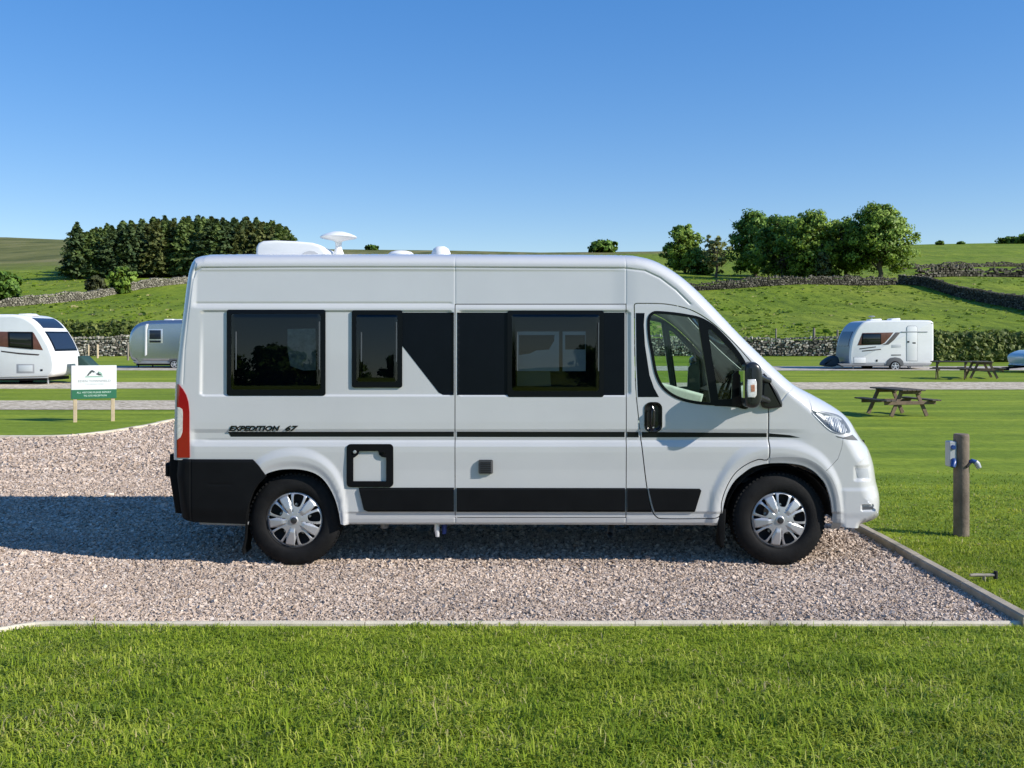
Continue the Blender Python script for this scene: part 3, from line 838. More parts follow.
# ---- outlines
CAB_DOOR = [(634.6, 312), (634.6, 305.6), (636.4, 303.7), (643, 303.6), (652, 303.6), (665, 304.2), (680, 306.8), (693, 311), (706, 318.5), (720, 329.5), (734, 343), (747, 357.5), (758, 371), (765, 385), (768, 400), (768.3, 430), (768.3, 457.5),
            (758, 459), (747, 463.5), (737, 470.5), (730, 479.5), (724.5, 491), (721, 503), (719, 516.5), (700, 518.6), (665, 518.8), (657, 517), (651.8, 509), (647.5, 490), (642.5, 450), (638.5, 415), (636, 388), (635, 350)]
SLIDE = [(455.2, 304.2), (626, 304.2), (626, 517.8), (455.2, 517.8)]
BUMP_SEAM = WF([(843, 438), (841.5, 448), (838, 458.5), (831.5, 465.5)]) + [(824, 471.5)]
# hole of the side window
WIN = [(647.5, 325), (648.5, 316.5), (653, 312), (660, 311.5), (675, 312.8), (688, 314.8), (700, 317.6), (711, 323.5), (722, 333), (733, 345), (742, 357), (747, 367), (748.5, 378), (748.5, 406.5),
       (735, 406.5), (714, 405), (697, 403.6), (682, 400.2), (670, 394.5), (661, 386), (655, 373), (651, 352), (648.5, 338)]
cab_o, slide_o, win_o = spline(PL(CAB_DOOR), 4, True), PL(SLIDE), spline(PL(WIN), 5, True)
gap = 0.0042
iA, iB = 0, sil_i(858.5, 436.5, .4)
fo = spline(PL(FRONT_OPEN), 3); ro = spline(PL(REAR_OPEN), 3)
fo_seam = int(np.argmin(np.hypot(*(fo - np.array(P(823, 480.5))).T)))
HL = [(810.8, 411.2), (822, 411.8), (834.7, 414), (841, 417), (845, 421.5), (848.6, 427), (850.2, 431.4), (847.5, 433.6), (842, 434.6), (834, 433), (828, 429.5), (821, 423)]
hl_o = spline(PLF(HL), 3, True)
ho = np.array([P(*p) for p in rrect(644.3, 662.2, 402, 432.3, 6.5)])
HABW = [(226.8, 325.4, 309.6, 395.6), (351.8, 402.2, 310.2, 387.6), (507.5, 603.8, 310.6, 397.0)]
WHOLES = [np.array([P(*p) for p in rrect(a + 4, b - 4, c + 4, d - 5.5, 3)]) for a, b, c, d in HABW]
body_outer = np.concatenate([SILXZ[iA:iB + 1], PL(BUMP_SEAM), fo[:fo_seam + 1][::-1], PL([(720, 526), (600, 525.6), (455, 525.2), (345, 525)]), ro[6:][::-1], PL([(252, 459.5), (200, 459.3)])])
# keep only rear opening points that lie right of the bumper corner
def sil_rings():
    e = []
    for t in (86, 78, 69, 60, 50, 40, 30, 20, 10):
        for i in range(0, len(SIL)):
            a, b = SIL[max(i - 1, 0)], SIL[min(i + 1, len(SIL) - 1)]
            d = b[:2] - a[:2]; d /= max(np.linalg.norm(d), 1e-9)
            n = np.array([d[1], -d[0]]) # inward for a clockwise silhouette
            e.append(SIL[i, :2] + n * SIL[i, 2] * (1 - math.sin(R(t))))
    return np.array(e)
RINGS = sil_rings()
dd, _, _ = sil_near(RINGS[:, 0], RINGS[:, 1])
RINGS = RINGS[dd > 0.001]
# extra surface points along the creases, so they stay crisp
_gp = []
for _, w_, pl in GROOVES:
    q = densify(np.array(pl, float), 1.3, False); tg_ = np.gradient(q, axis=0); tg_ /= np.linalg.norm(tg_, axis=1, keepdims=True); n_ = np.stack([-tg_[:, 1], tg_[:, 0]], 1)
    for o_ in (-2.0, -1.1, -.5, 0, .5, 1.1, 2.0): _gp += [P(*p) for p in q + n_ * o_ * w_]
RINGS = np.concatenate([RINGS, np.array(_gp)])
body_d = patch(body_outer, [offset_poly(cab_o, gap * 1.5), offset_poly(slide_o, gap), offset_poly(hl_o, .002), *WHOLES[:2]], extra=RINGS)
door_d = patch(offset_poly(cab_o, -gap * 0.6), [win_o, offset_poly(ho, -.002)], extra=RINGS)
slide_d = patch(offset_poly(slide_o, -gap * 0.6), [WHOLES[2]], extra=RINGS)
body_far = mirrored(join(body_d, slide_d))
body = van_obj('body', join(body_d, body_far), PAINT, van)
def bumper_fn(x, z): return F(x, z)
iC = len(SILXZ) - 1
bump_o = np.concatenate([SILXZ[iB:iC + 1], PL([(840, 527)]), fo[fo_seam:-3][::-1], PL([(a + .28, b + .28) for a, b in BUMP_SEAM])[::-1]])
bump_d = patch(bump_o, extra=RINGS, dx=0.012, dz=0.008)
fb = van_obj('front_bumper', bump_d, PAINT, van); van_obj('front_bumper', bump_d, PAINT, van, far=True)

# ---- front, roof, windscreen, bonnet and rear spanning from side to side
def span(name, i0, i1, m, bulge, n=14, parent=van, smooth=True):
    s = SIL[i0:i1 + 1]
    y0 = tumble(s[:, 1]) + s[:, 3] * 0.999
    tg = np.gradient(s[:, :2], axis=0); tg /= np.maximum(np.linalg.norm(tg, axis=1, keepdims=True), 1e-9)
    nr = np.stack([-tg[:, 1], tg[:, 0]], 1)
    V = []
    for k in range(n + 1):
        t = k / n; y = y0 + (VW - 2 * y0) * t; b = bulge * (1 - (2 * t - 1) ** 2)
        V.append(np.stack([s[:, 0] + nr[:, 0] * b, y, s[:, 1] + nr[:, 1] * b], 1))
    V = np.concatenate(V); L = len(s); Q = []
    for k in range(n):
        for i in range(L - 1): Q.append((k * L + i, k * L + i + 1, (k + 1) * L + i + 1, (k + 1) * L + i))
    return mesh_arrays(name, V - VAN_LOC, quads=np.array(Q), mats=[m], parent=parent, smooth=smooth)
i1, i2, i3, i4 = sil_i(194, 259, .2), sil_i(676, 276, .2), sil_i(800, 392, .2), iB
span('rear_door', 0, i1, PAINT, 0.02)
span('roof', i1, i2, PAINT, 0.02)
span('windscreen', i2, i3, GLASS, 0.05)
span('bonnet', i3, i4, PAINT, 0.04)
fg = span('front_panel', iB, iC, PAINT, 0.05)

# ---- decals: thin films on the panels
def film(name, outline, m, off=-0.0016, parent=van, dx=0.02, dz=0.01, far=False, thick=0.0, both=False, fn=None, sp=False):
    o = PL(outline) if not isinstance(outline, np.ndarray) else outline
    if sp: o = spline(o, 4, True)
    f = fn or F
    return van_obj(name, patch(o, fn=lambda x, z: f(x, z) + off, dx=dx, dz=dz, flange=thick or max(0.001, -off * 0.9)), m, parent, both=both, far=far)
def flat(x, z): return tumble(z)            # side without pressings
Fw = lambda x, z: tumble(z) + 0.0105
film('dark_panel', [(401.5, 312.5), (453.8, 312.5), (453.8, 395), (443, 395), (438.5, 392.5), (401.5, 345)], DECAL)
film('dark_panel', [(457.2, 312.5), (512, 312.5), (512, 395), (457.2, 395)], DECAL)
film('dark_panel', [(602, 312.5), (624.8, 312.5), (624.8, 395.2), (602, 395.2)], DECAL)
film('dark_panel', [(635.9, 313), (644.6, 313), (643.8, 325), (645, 345), (649.5, 375), (654, 388), (659, 397), (638.0, 397), (636.4, 360)], DECAL)
film('stripe', [(227.5, 432), (453.8, 431.8), (453.8, 436.8), (230.5, 436.8)], STRIPE)
film('stripe', [(456.8, 431.8), (624.8, 432), (624.8, 437.2), (456.8, 437)], STRIPE)
film('stripe', [(627.2, 432), (638.5, 432.1), (639.0, 437.4), (627.2, 437.3)], STRIPE)
film('stripe', [(641.8, 432.1), (767.2, 433.3), (767.2, 437.2), (642.2, 437.5)], STRIPE)
film('stripe', [(769.4, 433.4), (790, 435.2), (800, 437.6), (790, 437.6), (769.4, 437.1)], STRIPE)
# side cladding, proud of the panel
clad = lambda x, z: tumble(z) - 0.016 + 0.012 * (1 - sm(0, 0.018, np.minimum(np.abs(z - P(400, 487.6)[1]), np.abs(z - P(400, 512)[1]))))
for q in ([(358.8, 487.6), (454, 487.6), (454, 511.6), (368, 511.6), (364, 509.5)], [(456.6, 487.8), (625, 488), (625, 511.8), (456.6, 511.8)],
          [(627, 488), (646.2, 488.1), (650, 506), (651.6, 511.9), (627, 511.9)], [(648.6, 488.2), (699.5, 488.6), (701, 490.5), (694.5, 511.8), (654.6, 511.9), (652, 503)]):
    film('side_cladding', np.array(PL(q)), BLACKP, 0.0, fn=clad, thick=0.03, dz=0.005)
# ---- tail lights
TL = [(176.6, 384), (179, 384.5), (183, 389), (186.5, 395), (188.6, 402), (189.6, 412), (190, 457.6), (176.9, 457.6)]
tl = film('tail_light', TL, REDLENS, -0.008, dx=0.008, sp=False, thick=0.02)
tlf = film('tail_light', TL, REDLENS, -0.008, dx=0.008, sp=False, thick=0.02, far=True)
film('reversing_lens', [(176.7, 407), (180, 407.3), (182.6, 409), (183.2, 413), (182.8, 432), (181, 437), (177.0, 440)], mat('pale_lens', (0.62, 0.60, 0.54), 0.2, coat=0.6, var=0.2, vscale=40), -0.0105, parent=tl, dx=0.006, thick=0.004)
# ---- rear bumper
RB = [(175.2, 459), (253, 459.2), (260, 466), (266.5, 475.8), (258.5, 484), (253.5, 492), (249.8, 502), (247.3, 512), (245.3, 524), (194, 522), (178, 518.8), (175.6, 516), (173.6, 495), (171.8, 476), (171.4, 465)]
rb_o = PL(RB)
def rbf(x, z):
    xr = np.interp(z, [P(0, 519)[1], P(0, 476)[1], P(0, 459)[1]], [P(176.5, 519)[0], P(171.6, 476)[0], P(173.2, 459)[0]])
    d = np.clip(x - xr, 0, None); q = np.clip(1 - d / 0.13, 0, 1)
    pxx, pyy = toPX(x, z)
    g = 0.004 * np.exp(-((pxx - 191.8) / 0.7) ** 2)
    top = 0.012 * (1 - sm(0, 0.03, P(0, 458.5)[1] - z))
    return -0.026 + 0.20 * (1 - np.sqrt(1 - q * q)) + g + top + 0.02 * sm(P(0, 506)[1], P(0, 524)[1], z) * 1.0 + 0.003 * np.exp(-((pyy - 484) / 1.2) ** 2) * sm(207, 211, pxx) * (1 - sm(230, 236, pxx))
rb_d = patch(rb_o, fn=rbf, dx=0.01, dz=0.01, flange=0.05)
rb = van_obj('rear_bumper', rb_d, BLACKP, van); van_obj('rear_bumper', rb_d, BLACKP, van, far=True)
mb = MB()
xr = P(172.5, 476, .2)[0]
mb.slab([(xr + 0.035, 0.40), (xr + 0.12, 0.39), (xr + 0.10, 0.90), (xr - 0.015, 0.90), (xr - 0.02, 0.74)], 0.16, VW - 0.16, 0.02)
x0, z0 = P(167.4, 476, .25); x1, z1 = P(176, 462, .25)
mb.slab(rrect(x0, x1, z0, z1, 0.015), 0.17, VW - 0.17, 0.04)
mb.build('rear_bumper_beam', BLACKP, rb, smooth=40, org=VAN_LOC)
# lower grey valance behind the bumper
mb = MB().slab([P(197, 521), P(247, 523), P(246, 527), P(198, 525.5)], 0.04, VW - 0.04, 0.01); mb.build('valance', mat('grey_sill', (0.30, 0.31, 0.32), 0.6), van, smooth=40, org=VAN_LOC)

# ---- habitation windows (hinged acrylic panes)
def hab_window(c0, c1, r0, r1, parent=van, tilt=0.0):
    def bulge(x, z): return tumble(z) - 0.006
    fo_ = np.array([P(*p) for p in rrect(c0, c1, r0, r1, 2.2)])
    hole = np.array([P(*p) for p in rrect(c0 + 4.5, c1 - 4.5, r0 + 4.5, r1 - 6, 3)])
    fr = van_obj('window', patch(fo_, [hole], fn=lambda x, z: bulge(x, z) + 0.004 * (1 - sm(0, .02, pdist(fo_, x, z, True))), dx=0.03, dz=0.03, flange=0.024), FRAMEB, parent)
    pi = np.array([P(*p) for p in rrect(c0 + 3.2, c1 - 3.2, r0 + 2.8, r1 - 4.5, 3)])
    cx, cz = pi.mean(0); hx, hz = np.ptp(pi[:, 0]) / 2, np.ptp(pi[:, 1]) / 2
    van_obj('pane', patch(pi, fn=lambda x, z: bulge(x, z) - 0.006 + tilt * (z - cz) - 0.0009 * (1 - ((x - cx) / hx) ** 2) * (1 - ((z - cz) / hz) ** 2) + 0.012 * (1 - sm(0, .03, pdist(pi, x, z, True))), dx=0.02, dz=0.02, flange=0.012), ACRYL, fr)
    for c in (c0 + 10, c1 - 5.5):
        a, b = P(c, r0 + 12 if c > (c0 + c1) / 2 else r0 + 22), P(c, r1 - 26)
        MB().box(a[0] - .004, a[0] + .004, float(tumble(1.8)) - 0.0185, float(tumble(1.8)) - 0.010, b[1], a[1]).build('window_stay', mat('smoky_trim', (0.10, 0.11, 0.12), 0.35), fr, org=VAN_LOC)
    return fr
hab_window(*HABW[0])
hab_window(*HABW[1], tilt=.004)
# ---- sliding door and its window
sd = van_obj('sliding_door', slide_d, PAINT, van)
w3 = hab_window(*HABW[2], sd, -.008)
# ---- cab doors
cd = van_obj('cab_door', door_d, PAINT, van)
cdf = van_obj('cab_door', mirrored(door_d), PAINT, van)
def cab_window(parent, far):
    rim_o = offset_poly(win_o, 0.004); rim_i = offset_poly(win_o, -0.020)
    r = patch(rim_o, [rim_i], fn=lambda x, z: F(x, z) - 0.004, dx=0.05, dz=0.05, flange=0.03)
    dv = patch(PL([(697.5, 317), (703, 318.6), (717, 405.5), (711, 405)]), fn=lambda x, z: F(x, z) - 0.005, dx=0.03, dz=0.03, flange=0.03)
    qt = patch(PL([(702, 318.5), (714.5, 406),  (749, 407), (748.5, 372), (743, 360), (735, 348), (724, 335.5), (712, 324.5)]), [PL([(707.8, 329), (711, 329.5), (721, 339.5), (734, 353.5), (741, 365), (742.5, 369), (736, 371.5), (732.5, 375), (731.5, 399), (718.5, 399.5)])],
               fn=lambda x, z: F(x, z) - 0.003, dx=0.03, dz=0.03, flange=0.02)
    d = join(r, dv, qt)
    van_obj('window_frame', d, mat('inner_frame_grey', (0.30, 0.33, 0.35), 0.6) if far else FRAMEB, parent, far=far)
    g = patch(offset_poly(win_o, -0.004), fn=lambda x, z: F(x, z) + 0.010, dx=0.04, dz=0.04, flange=0)
    van_obj('window_glass', g, GLASS, parent, far=far)
cab_window(cd, False); cab_window(cdf, True)
# door handle in its scoop
hd = patch(ho, fn=lambda x, z: F(x, z) - 0.006 + 0.022 * sm(0.006, 0.03, pdist(ho, x, z, True)), dx=0.008, dz=0.008, flange=0.02)
h = van_obj('door_handle', hd, mat('gloss_black', (0.012, 0.012, 0.013), 0.22), cd)
a, b = P(652.6, 407), P(652.6, 428)
MB().tube([(a[0], -0.004, a[1]), (a[0] - .002, -0.022, a[1] - .03), (b[0] - .002, -0.022, b[1] + .03), (b[0], -0.004, b[1])], [0.016, 0.02, 0.02, 0.016], 12).build('handle_grip', MATS['gloss_black'], h, smooth=50, org=VAN_LOC)
c = P(652.8, 427.0); MB().lathe([(0.0001, -0.027), (0.008, -0.027), (0.008, -0.02)], 16, 'y', (c[0], 0, c[1])).build('lock', CHROME, h, smooth=40, org=VAN_LOC)

# ---- service hatch, small vent
so = np.array([P(*p) for p in rrect(346.8, 393.4, 444, 487, 4)])
si = PL([(353.5, 457.5), (355.5, 456.8), (358.3, 454.5), (359.5, 450.8), (378.5, 450.8), (379.5, 454.5), (382, 456.6), (386.5, 457.3), (386.5, 481), (353.5, 481)])
sf = lambda x, z: tumble(z) - 0.022 + 0.01 * (1 - sm(0, .012, pdist(so, x, z, True)))
hf = van_obj('service_hatch', patch(so, [si], fn=sf, dx=0.02, dz=0.012, flange=0.035), BLACKP, van)
film('hatch_door', offset_poly(si, 0.0) , PAINT, 0.0, parent=hf, fn=lambda x, z: tumble(z) - 0.004, thick=0.01)
for q in ((355.2, 451.6), (383.6, 452.2)):
    c = P(*q); MB().lathe([(0.0001, -0.031), (0.012, -0.030), (0.014, -0.026), (0.014, -0.01)], 20, 'y', (c[0], 0, c[1])).build('hatch_lock', FRAMEB if q[0] > 370 else CHROME, hf, smooth=40, org=VAN_LOC)
vo = np.array([P(*p) for p in rrect(478.6, 493, 459.6, 473.4, 1.4)])
vf = van_obj('flue_vent', patch(vo, fn=lambda x, z: tumble(z) - 0.03 + 0.01 * (1 - sm(0, .01, pdist(vo, x, z, True))), dx=0.01, dz=0.01, flange=0.04), mat('grey_vent', (0.05, 0.052, 0.055), 0.5), sd)
mb = MB()
for k in range(6):
    a = P(480.6, 461.8 + k * 1.9); b = P(491, 462.6 + k * 1.9); mb.box(a[0], b[0], -0.034, -0.028, b[1], a[1])
mb.build('vent_slats', DARK, vf, org=VAN_LOC)

# ---- grey film that paints in the shade on the front arch lip
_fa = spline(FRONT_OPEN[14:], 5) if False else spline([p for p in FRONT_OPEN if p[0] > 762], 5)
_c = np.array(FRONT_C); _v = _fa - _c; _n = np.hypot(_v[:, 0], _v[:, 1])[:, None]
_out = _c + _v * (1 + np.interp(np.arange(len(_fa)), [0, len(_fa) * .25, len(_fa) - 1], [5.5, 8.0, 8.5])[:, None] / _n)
film('arch_lip_shade', np.array([P(a, b) for a, b in np.concatenate([_fa + (_v / _n) * .4, _out[::-1]])]), mat('lip_shade_grey', (0.36, 0.365, 0.365), 0.45, coat=0.2), -0.0022, dx=0.01, dz=0.008, thick=0.004)
# ---- headlight
hb = van_obj('headlight', patch(hl_o, fn=lambda x, z: F(x, z) - 0.001 + 0.02 * sm(0, 0.035, pdist(hl_o, x, z, True)), dx=0.012, dz=0.008, flange=0.01, extra=RINGS), mat('headlight_bowl', (0.22, 0.235, 0.245), 0.3, metal=0.2, var=0.3, vscale=18), van)
inner = spline(PLF([(826, 417.5), (836, 418), (843, 424), (847, 431), (842, 433), (834, 430), (828, 424)]), 3, True)
van_obj('headlight_reflector', patch(inner, fn=lambda x, z: F(x, z) + 0.010 - 0.012 * np.sin(x * 190) ** 2, dx=0.006, dz=0.008, flange=0.004), SILVERP, hb)
strip_ = spline(PLF([(816, 413.6), (823, 414), (830, 423), (838, 431.8), (833, 431), (825, 424.5)]), 3, True)
van_obj('headlight_bezel', patch(strip_, fn=lambda x, z: F(x, z) + 0.006, dx=0.01, dz=0.008, flange=0.004), mat('bezel_grey', (0.16, 0.175, 0.19), 0.3), hb)
van_obj('headlight_lens', patch(offset_poly(hl_o, -0.003), fn=lambda x, z: F(x, z) - 0.005, dx=0.012, dz=0.008, flange=0, extra=RINGS), CLEARLENS, hb)
van_obj('headlight', mirrored(patch(hl_o, fn=lambda x, z: F(x, z) - 0.002, dx=0.02, dz=0.012, flange=0.01, extra=RINGS)), MATS['headlight_bowl'], van)
film('headlight_trim', PLF([(836, 435.8), (843, 437.4), (852.5, 434.6), (858, 440.4), (848, 439.6), (838, 437.4)]), GREYT, -0.002, dx=0.01, thick=0.004)
# fog lamp panel and slot in the bumper
film('fog_lamp', PLF([(855.5, 468.2), (868, 468.6), (869.5, 478.2), (858.5, 478)]), mat('fog_grey', (0.42, 0.44, 0.46), 0.35, var=0.1), -0.002, parent=fb, dx=0.01, thick=0.003)
film('bumper_slot', PLF([(862, 506.6), (873.6, 505.8), (873.2, 509.4), (862, 510.2)]), GREYT, -0.002, parent=fb, dx=0.01, thick=0.003)
# number plate and grille on the nose, wipers
xg = SIL[iB:iC, 0].max()
MB().box(xg + 0.052, xg + 0.062, VW / 2 - .26, VW / 2 + .26, 0.50, 0.61).build('number_plate', WHITEP, van, org=VAN_LOC)
gr = MB()
for k in range(5): gr.box(SILXZ[sil_i(864 + k * 2, 446 + k * 6, .4)][0] + 0.030, SILXZ[sil_i(864 + k * 2, 446 + k * 6, .4)][0] + 0.062, VW / 2 - .42, VW / 2 + .42, SILXZ[sil_i(864 + k * 2, 446 + k * 6, .4)][1] - 0.017, SILXZ[sil_i(864 + k * 2, 446 + k * 6, .4)][1] + 0.012)
gr.build('grille', BLACKP, van, org=VAN_LOC)

# ---- side mirror (near) and its far twin
def mirror_head(far):
    root = empty('side_mirror', (0, 0, 0), parent=van)
    def B(mb, name, m, par):
        if far:
            mb.v = [(v[0], VW - v[1], v[2]) for v in mb.v]
        return mb.build(name, m, par, smooth=45, org=VAN_LOC)
    dy = -0.245                                         # outer end of the head
    k = (CAMD + dy) / FP
    def Q(px, py, y): kk = (CAMD + y) / FP; return ((px - 512) * kk, CAMH - (py - HY) * kk)
    out = [Q(a, b, dy) for a, b in [(746, 367), (748.5, 363.6), (753, 362), (758, 363), (761.5, 366.5), (763, 372), (763.6, 385), (763, 398), (760.5, 405), (756, 408.3), (750, 408), (746.3, 405.5), (745.2, 398), (745.4, 380)]]
    B(MB().slab(spline(out, 3, True), dy, -0.055, 0.045, 6), 'mirror_shell', mat('mirror_black', (0.020, 0.021, 0.022), 0.30, var=0.1), root)
    gx0 = min(p[0] for p in out)
    B(MB().box(gx0 - .010, gx0 + .004, dy + .03, -0.075, out[12][1] - .0, out[0][1] - 0.03), 'mirror_glass', mat('mirror_glass', (0.75, 0.78, 0.8), 0.03, metal=1.0), root)
    lamp = [Q(a, b, dy) for a, b in [(747.6, 379.5), (755.5, 379.2), (756.6, 382), (756.6, 395), (754.8, 397.6), (747.8, 397.4), (747, 388)]]
    B(MB().slab(lamp, dy - 0.008, dy + 0.03, 0.006, 3), 'indicator_lamp', mat('clear_lamp', (0.80, 0.78, 0.75), 0.12, coat=0.8, var=0.25, vscale=30), root)
    am = [Q(a, b, dy) for a, b in [(750.6, 385), (754.4, 384.6), (754.6, 391.4), (751, 391.8)]]
    B(MB().prism(am, dy - 0.0095, dy), 'indicator_bulb', mat('amber', (0.50, 0.22, 0.13), 0.3, var=0.3, vscale=60), root)
    base = [P(a, b) for a, b in [(763, 374), (766, 376.5), (771, 383), (777, 392), (781, 401), (781.5, 405.5), (779, 407.3), (762, 407.3), (761, 390)]]
    B(MB().slab(spline(base, 3, True), -0.03, 0.06, 0.02, 4), 'mirror_base', MATS['mirror_black'], root)
    for zz in (376, 396):
        a = Q(757, zz, -0.1); b = P(768, zz + 5)
        B(MB().tube([(a[0], -0.12, a[1]), ((a[0] + b[0]) / 2, -0.05, (a[1] + b[1]) / 2), (b[0], 0.0, b[1])], [.028, .026, .032], 12), 'mirror_arm', MATS['mirror_black'], root)
    return root
mirror_head(False); mirror_head(True)

# ---- wheels
def hubcap_data():
    ro, holes = 0.222, []
    ring = np.array([(ro * math.cos(t), ro * math.sin(t)) for t in np.linspace(0, 2 * math.pi, 97)[:-1]])
    for k in range(5):
        a = R(80 + 72 * k)
        def pol(r, t): return (r * math.cos(a + t), r * math.sin(a + t))
        h = [pol(.200, -.17), pol(.203, 0), pol(.200, .17), pol(.187, .215), pol(.150, .235), pol(.118, .22), pol(.106, .12), pol(.104, 0), pol(.106, -.12), pol(.118, -.22), pol(.150, -.235), pol(.187, -.215)]
        holes.append(spline(h, 3, True))
        for sgn in (-1, 1):
            tri = [pol(.203, sgn * .315), pol(.203, sgn * .44), pol(.192, sgn * .455), pol(.145, sgn * .375), pol(.143, sgn * .35), pol(.17, sgn * .325)]
            holes.append(np.array(tri))
    def fn(x, z):
        r = np.hypot(x, z); t = np.arctan2(z, x)
        ph = (t - R(80)) / R(72); ph = np.abs(ph - np.round(ph)) * 72       # 0 at an opening, 36 in the middle of a spoke
        y = -0.030 * (1 - (r / ro) ** 2) + 0.010 * sm(.19, .222, r)
        y = y - 0.010 * sm(22, 27, ph) * sm(.06, .10, r) * (1 - sm(.195, .205, r))
        y = y + 0.006 * np.exp(-((ph - 20) / 1.6) ** 2) * sm(.05, .08, r) * (1 - sm(.2, .21, r))
        return y - 0.008 * (1 - sm(.026, .032, r))
    return patch(ring, holes, fn=fn, dx=0.008, dz=0.008, step=0.006, flange=0.014)
hc = hubcap_data()
TR, TWD = 0.390, 0.215
def make_wheel(loc, rz):
    w = empty('wheel', tuple(np.array(loc) - VAN_LOC), rz, van)
    h = TWD / 2
    prof = [(.216, -h + .030), (.236, -h + .012), (.249, -h + .002), (.272, -h - .006), (.306, -h - .007), (.342, -h + .002), (.367, -h + .014), (.380, -h + .026), (.3885, -h + .042)]
    prof2 = prof + [(TR, -0.045), (TR - .008, -0.041), (TR - .008, -0.035), (TR, -0.031), (TR, -.005), (TR - .008, -.002)]
    full = prof2 + [(r, -y) for r, y in prof2[::-1]]
    t = MB().lathe(full, 96)
    # tread blocks on the shoulders
    for k in range(64):
        a = 2 * math.pi * k / 64
        M = Matrix.Rotation(-a, 4, 'Y')
        for s in (-1, 1): t.box(.372, TR - .0005, s * h * .80, s * .050, -.0105, .0105, M)
    t.build('tyre', RUBBER, w, smooth=35)
    mesh_arrays('hubcap', hc[0] * np.array([1.075, 1, 1.075]) + np.array([0, -h + .012, 0]), tris=hc[1], quads=hc[2], mats=[CHROME], parent=w, smooth=True, normals=hc[3])
    MB().lathe([(.0001, -h + .05), (.20, -h + .05), (.224, -h + .03), (.238, -h + .005)], 64).build('rim', DARK, w, smooth=60)
    MB().lathe([(.0001, -h - .0285), (.022, -h - .0285), (.027, -h - .026), (.027, -h - .015)], 32).build('centre_cap', mat('cap_dark', (0.07, 0.07, 0.075), 0.25, metal=0.6), w, smooth=40)
    for k in range(5):
        a = R(86 + 72 * k); MB().lathe([(.0001, -h + .02), (.013, -h + .022), (.013, -h + .052)], 8, 'y', (.125 * math.cos(a), 0, .125 * math.sin(a))).build('wheel_nut', mat('steel_grey', (0.30, 0.31, 0.32), 0.4, metal=0.7), w, smooth=40)
    return w
yw = 0.040 + TWD / 2
zc = 0.368
xr_, xf_ = (REAR_C[0] - 512) * (CAMD + .06) / FP, (FRONT_C[0] - 512) * (CAMD + .06) / FP
w0 = make_wheel((xr_, yw, zc), 0)
def copy_part(o, parent):
    c_ = o.copy(); COL.objects.link(c_); c_.parent = parent
    for ch in list(o.children): copy_part(ch, c_)
    return c_
for x, y, rz in ((xf_, yw, 0), (xr_, VW - yw, math.pi), (xf_, VW - yw, math.pi)):
    c_ = copy_part(w0, van); c_.location = tuple(np.array((x, y, zc)) - VAN_LOC); c_.rotation_euler = (0, 0, rz)
# ---- wheel housings, underbody
def liner(c, y0, y1):
    mb = MB()
    rad = 0.455
    if True:
        n = 28; vs, fs = [], []
        for k in range(n + 1):
            t = R(2 + 176 * k / n); x, z = c + rad * math.cos(t), zc + rad * math.sin(t)
            vs += [(x, y0, z), (x, y1, z)]
        for k in range(n): fs.append((2 * k, 2 * k + 1, 2 * k + 3, 2 * k + 2))
        yi = y1 if y0 < 1 else y0; b = len(vs)
        vs += [(v[0], yi, v[2]) for v in vs[0::2]]; fs.append(tuple(range(b, b + n + 1)))
        mb.add(vs, fs)
    return mb
for c in (xr_, xf_):
    for y0, y1 in ((0.035, 0.42), (VW - 0.42, VW - 0.035)): liner(c, y0, y1).build('wheel_housing', DARK, van, org=VAN_LOC)
ub = MB()
ub.box(xr_ - .95, xr_ - .46, .12, VW - .12, .42, .62); ub.box(xr_ + .46, xf_ - .46, .10, VW - .10, .37, .52); ub.box(xr_ - .5, xr_ + .5, .45, VW - .45, .5, .62)
ub.box(xf_ - .5, xf_ + .62, .45, VW - .45, .34, .6)
ub.box(xr_ + .9, xr_ + 1.9, .5, 1.5, .27, .37); ub.box(xf_ - 1.7, xf_ - .9, .9, 1.7, .28, .37)
ub.tube([(xr_, .25, .33), (xr_, VW - .25, .33)], .045, 12); ub.tube([(xf_, .25, .33), (xf_, VW - .25, .33)], .045, 12)
ub.build('underbody', DARK, van, org=VAN_LOC)
# floor inside the sills and inner skins so that nothing shows through the panel gaps
ins = MB(); ins.box(xr_ - .95, xf_ + .15, .16, VW - .16, .66, .70)
ins.build('cabin_floor', DARK, van, org=VAN_LOC)
ins = MB(); ins.box(P(200, 300)[0], P(622, 300)[0], .30, .305, .66, 2.36)
ins.build('cabin_lining', DARK, van, org=VAN_LOC)
MB().box(P(200, 300)[0], P(622, 300)[0], VW - .15, VW - .145, .66, 2.36).build('cabin_lining', DARK, van, org=VAN_LOC)
MB().box(P(632, 300)[0] - .02, P(632, 300)[0], .15, VW - .15, .70, 2.40).build('bulkhead', mat('bulkhead_grey', (0.24, 0.25, 0.26), 0.8), van, org=VAN_LOC)
# what shows through the smoked panes: pale cupboard fronts and a drawn blind
CUP = mat('cupboard_white', (0.72, 0.73, 0.72), 0.5, var=0.05); yq = .19
def Pq(a, b): return P(a, b, yq + .02)
def inside_piece(name, pts, m, holes=(), y=yq):
    o = np.array([Pq(*p) for p in pts]); hs = [np.array([Pq(*p) for p in h]) for h in holes]
    return van_obj(name, patch(o, hs, fn=lambda x, z: np.full(np.shape(x), y), dx=.1, dz=.1, step=.05, flange=.015), m, van)
inside_piece('cupboard', [(517.5, 331.5), (559, 331.5), (559, 371), (517.5, 371)], CUP, [[(519, 335), (554.5, 335), (554, 341), (549, 349.5), (536, 350.5), (530, 353.5), (519, 355)]])
inside_piece('cupboard', [(562.5, 331.5), (585.5, 331.5), (585.5, 371), (562.5, 371)], CUP, [[(565, 335), (585, 335), (585, 349.5), (565, 349.5)]])
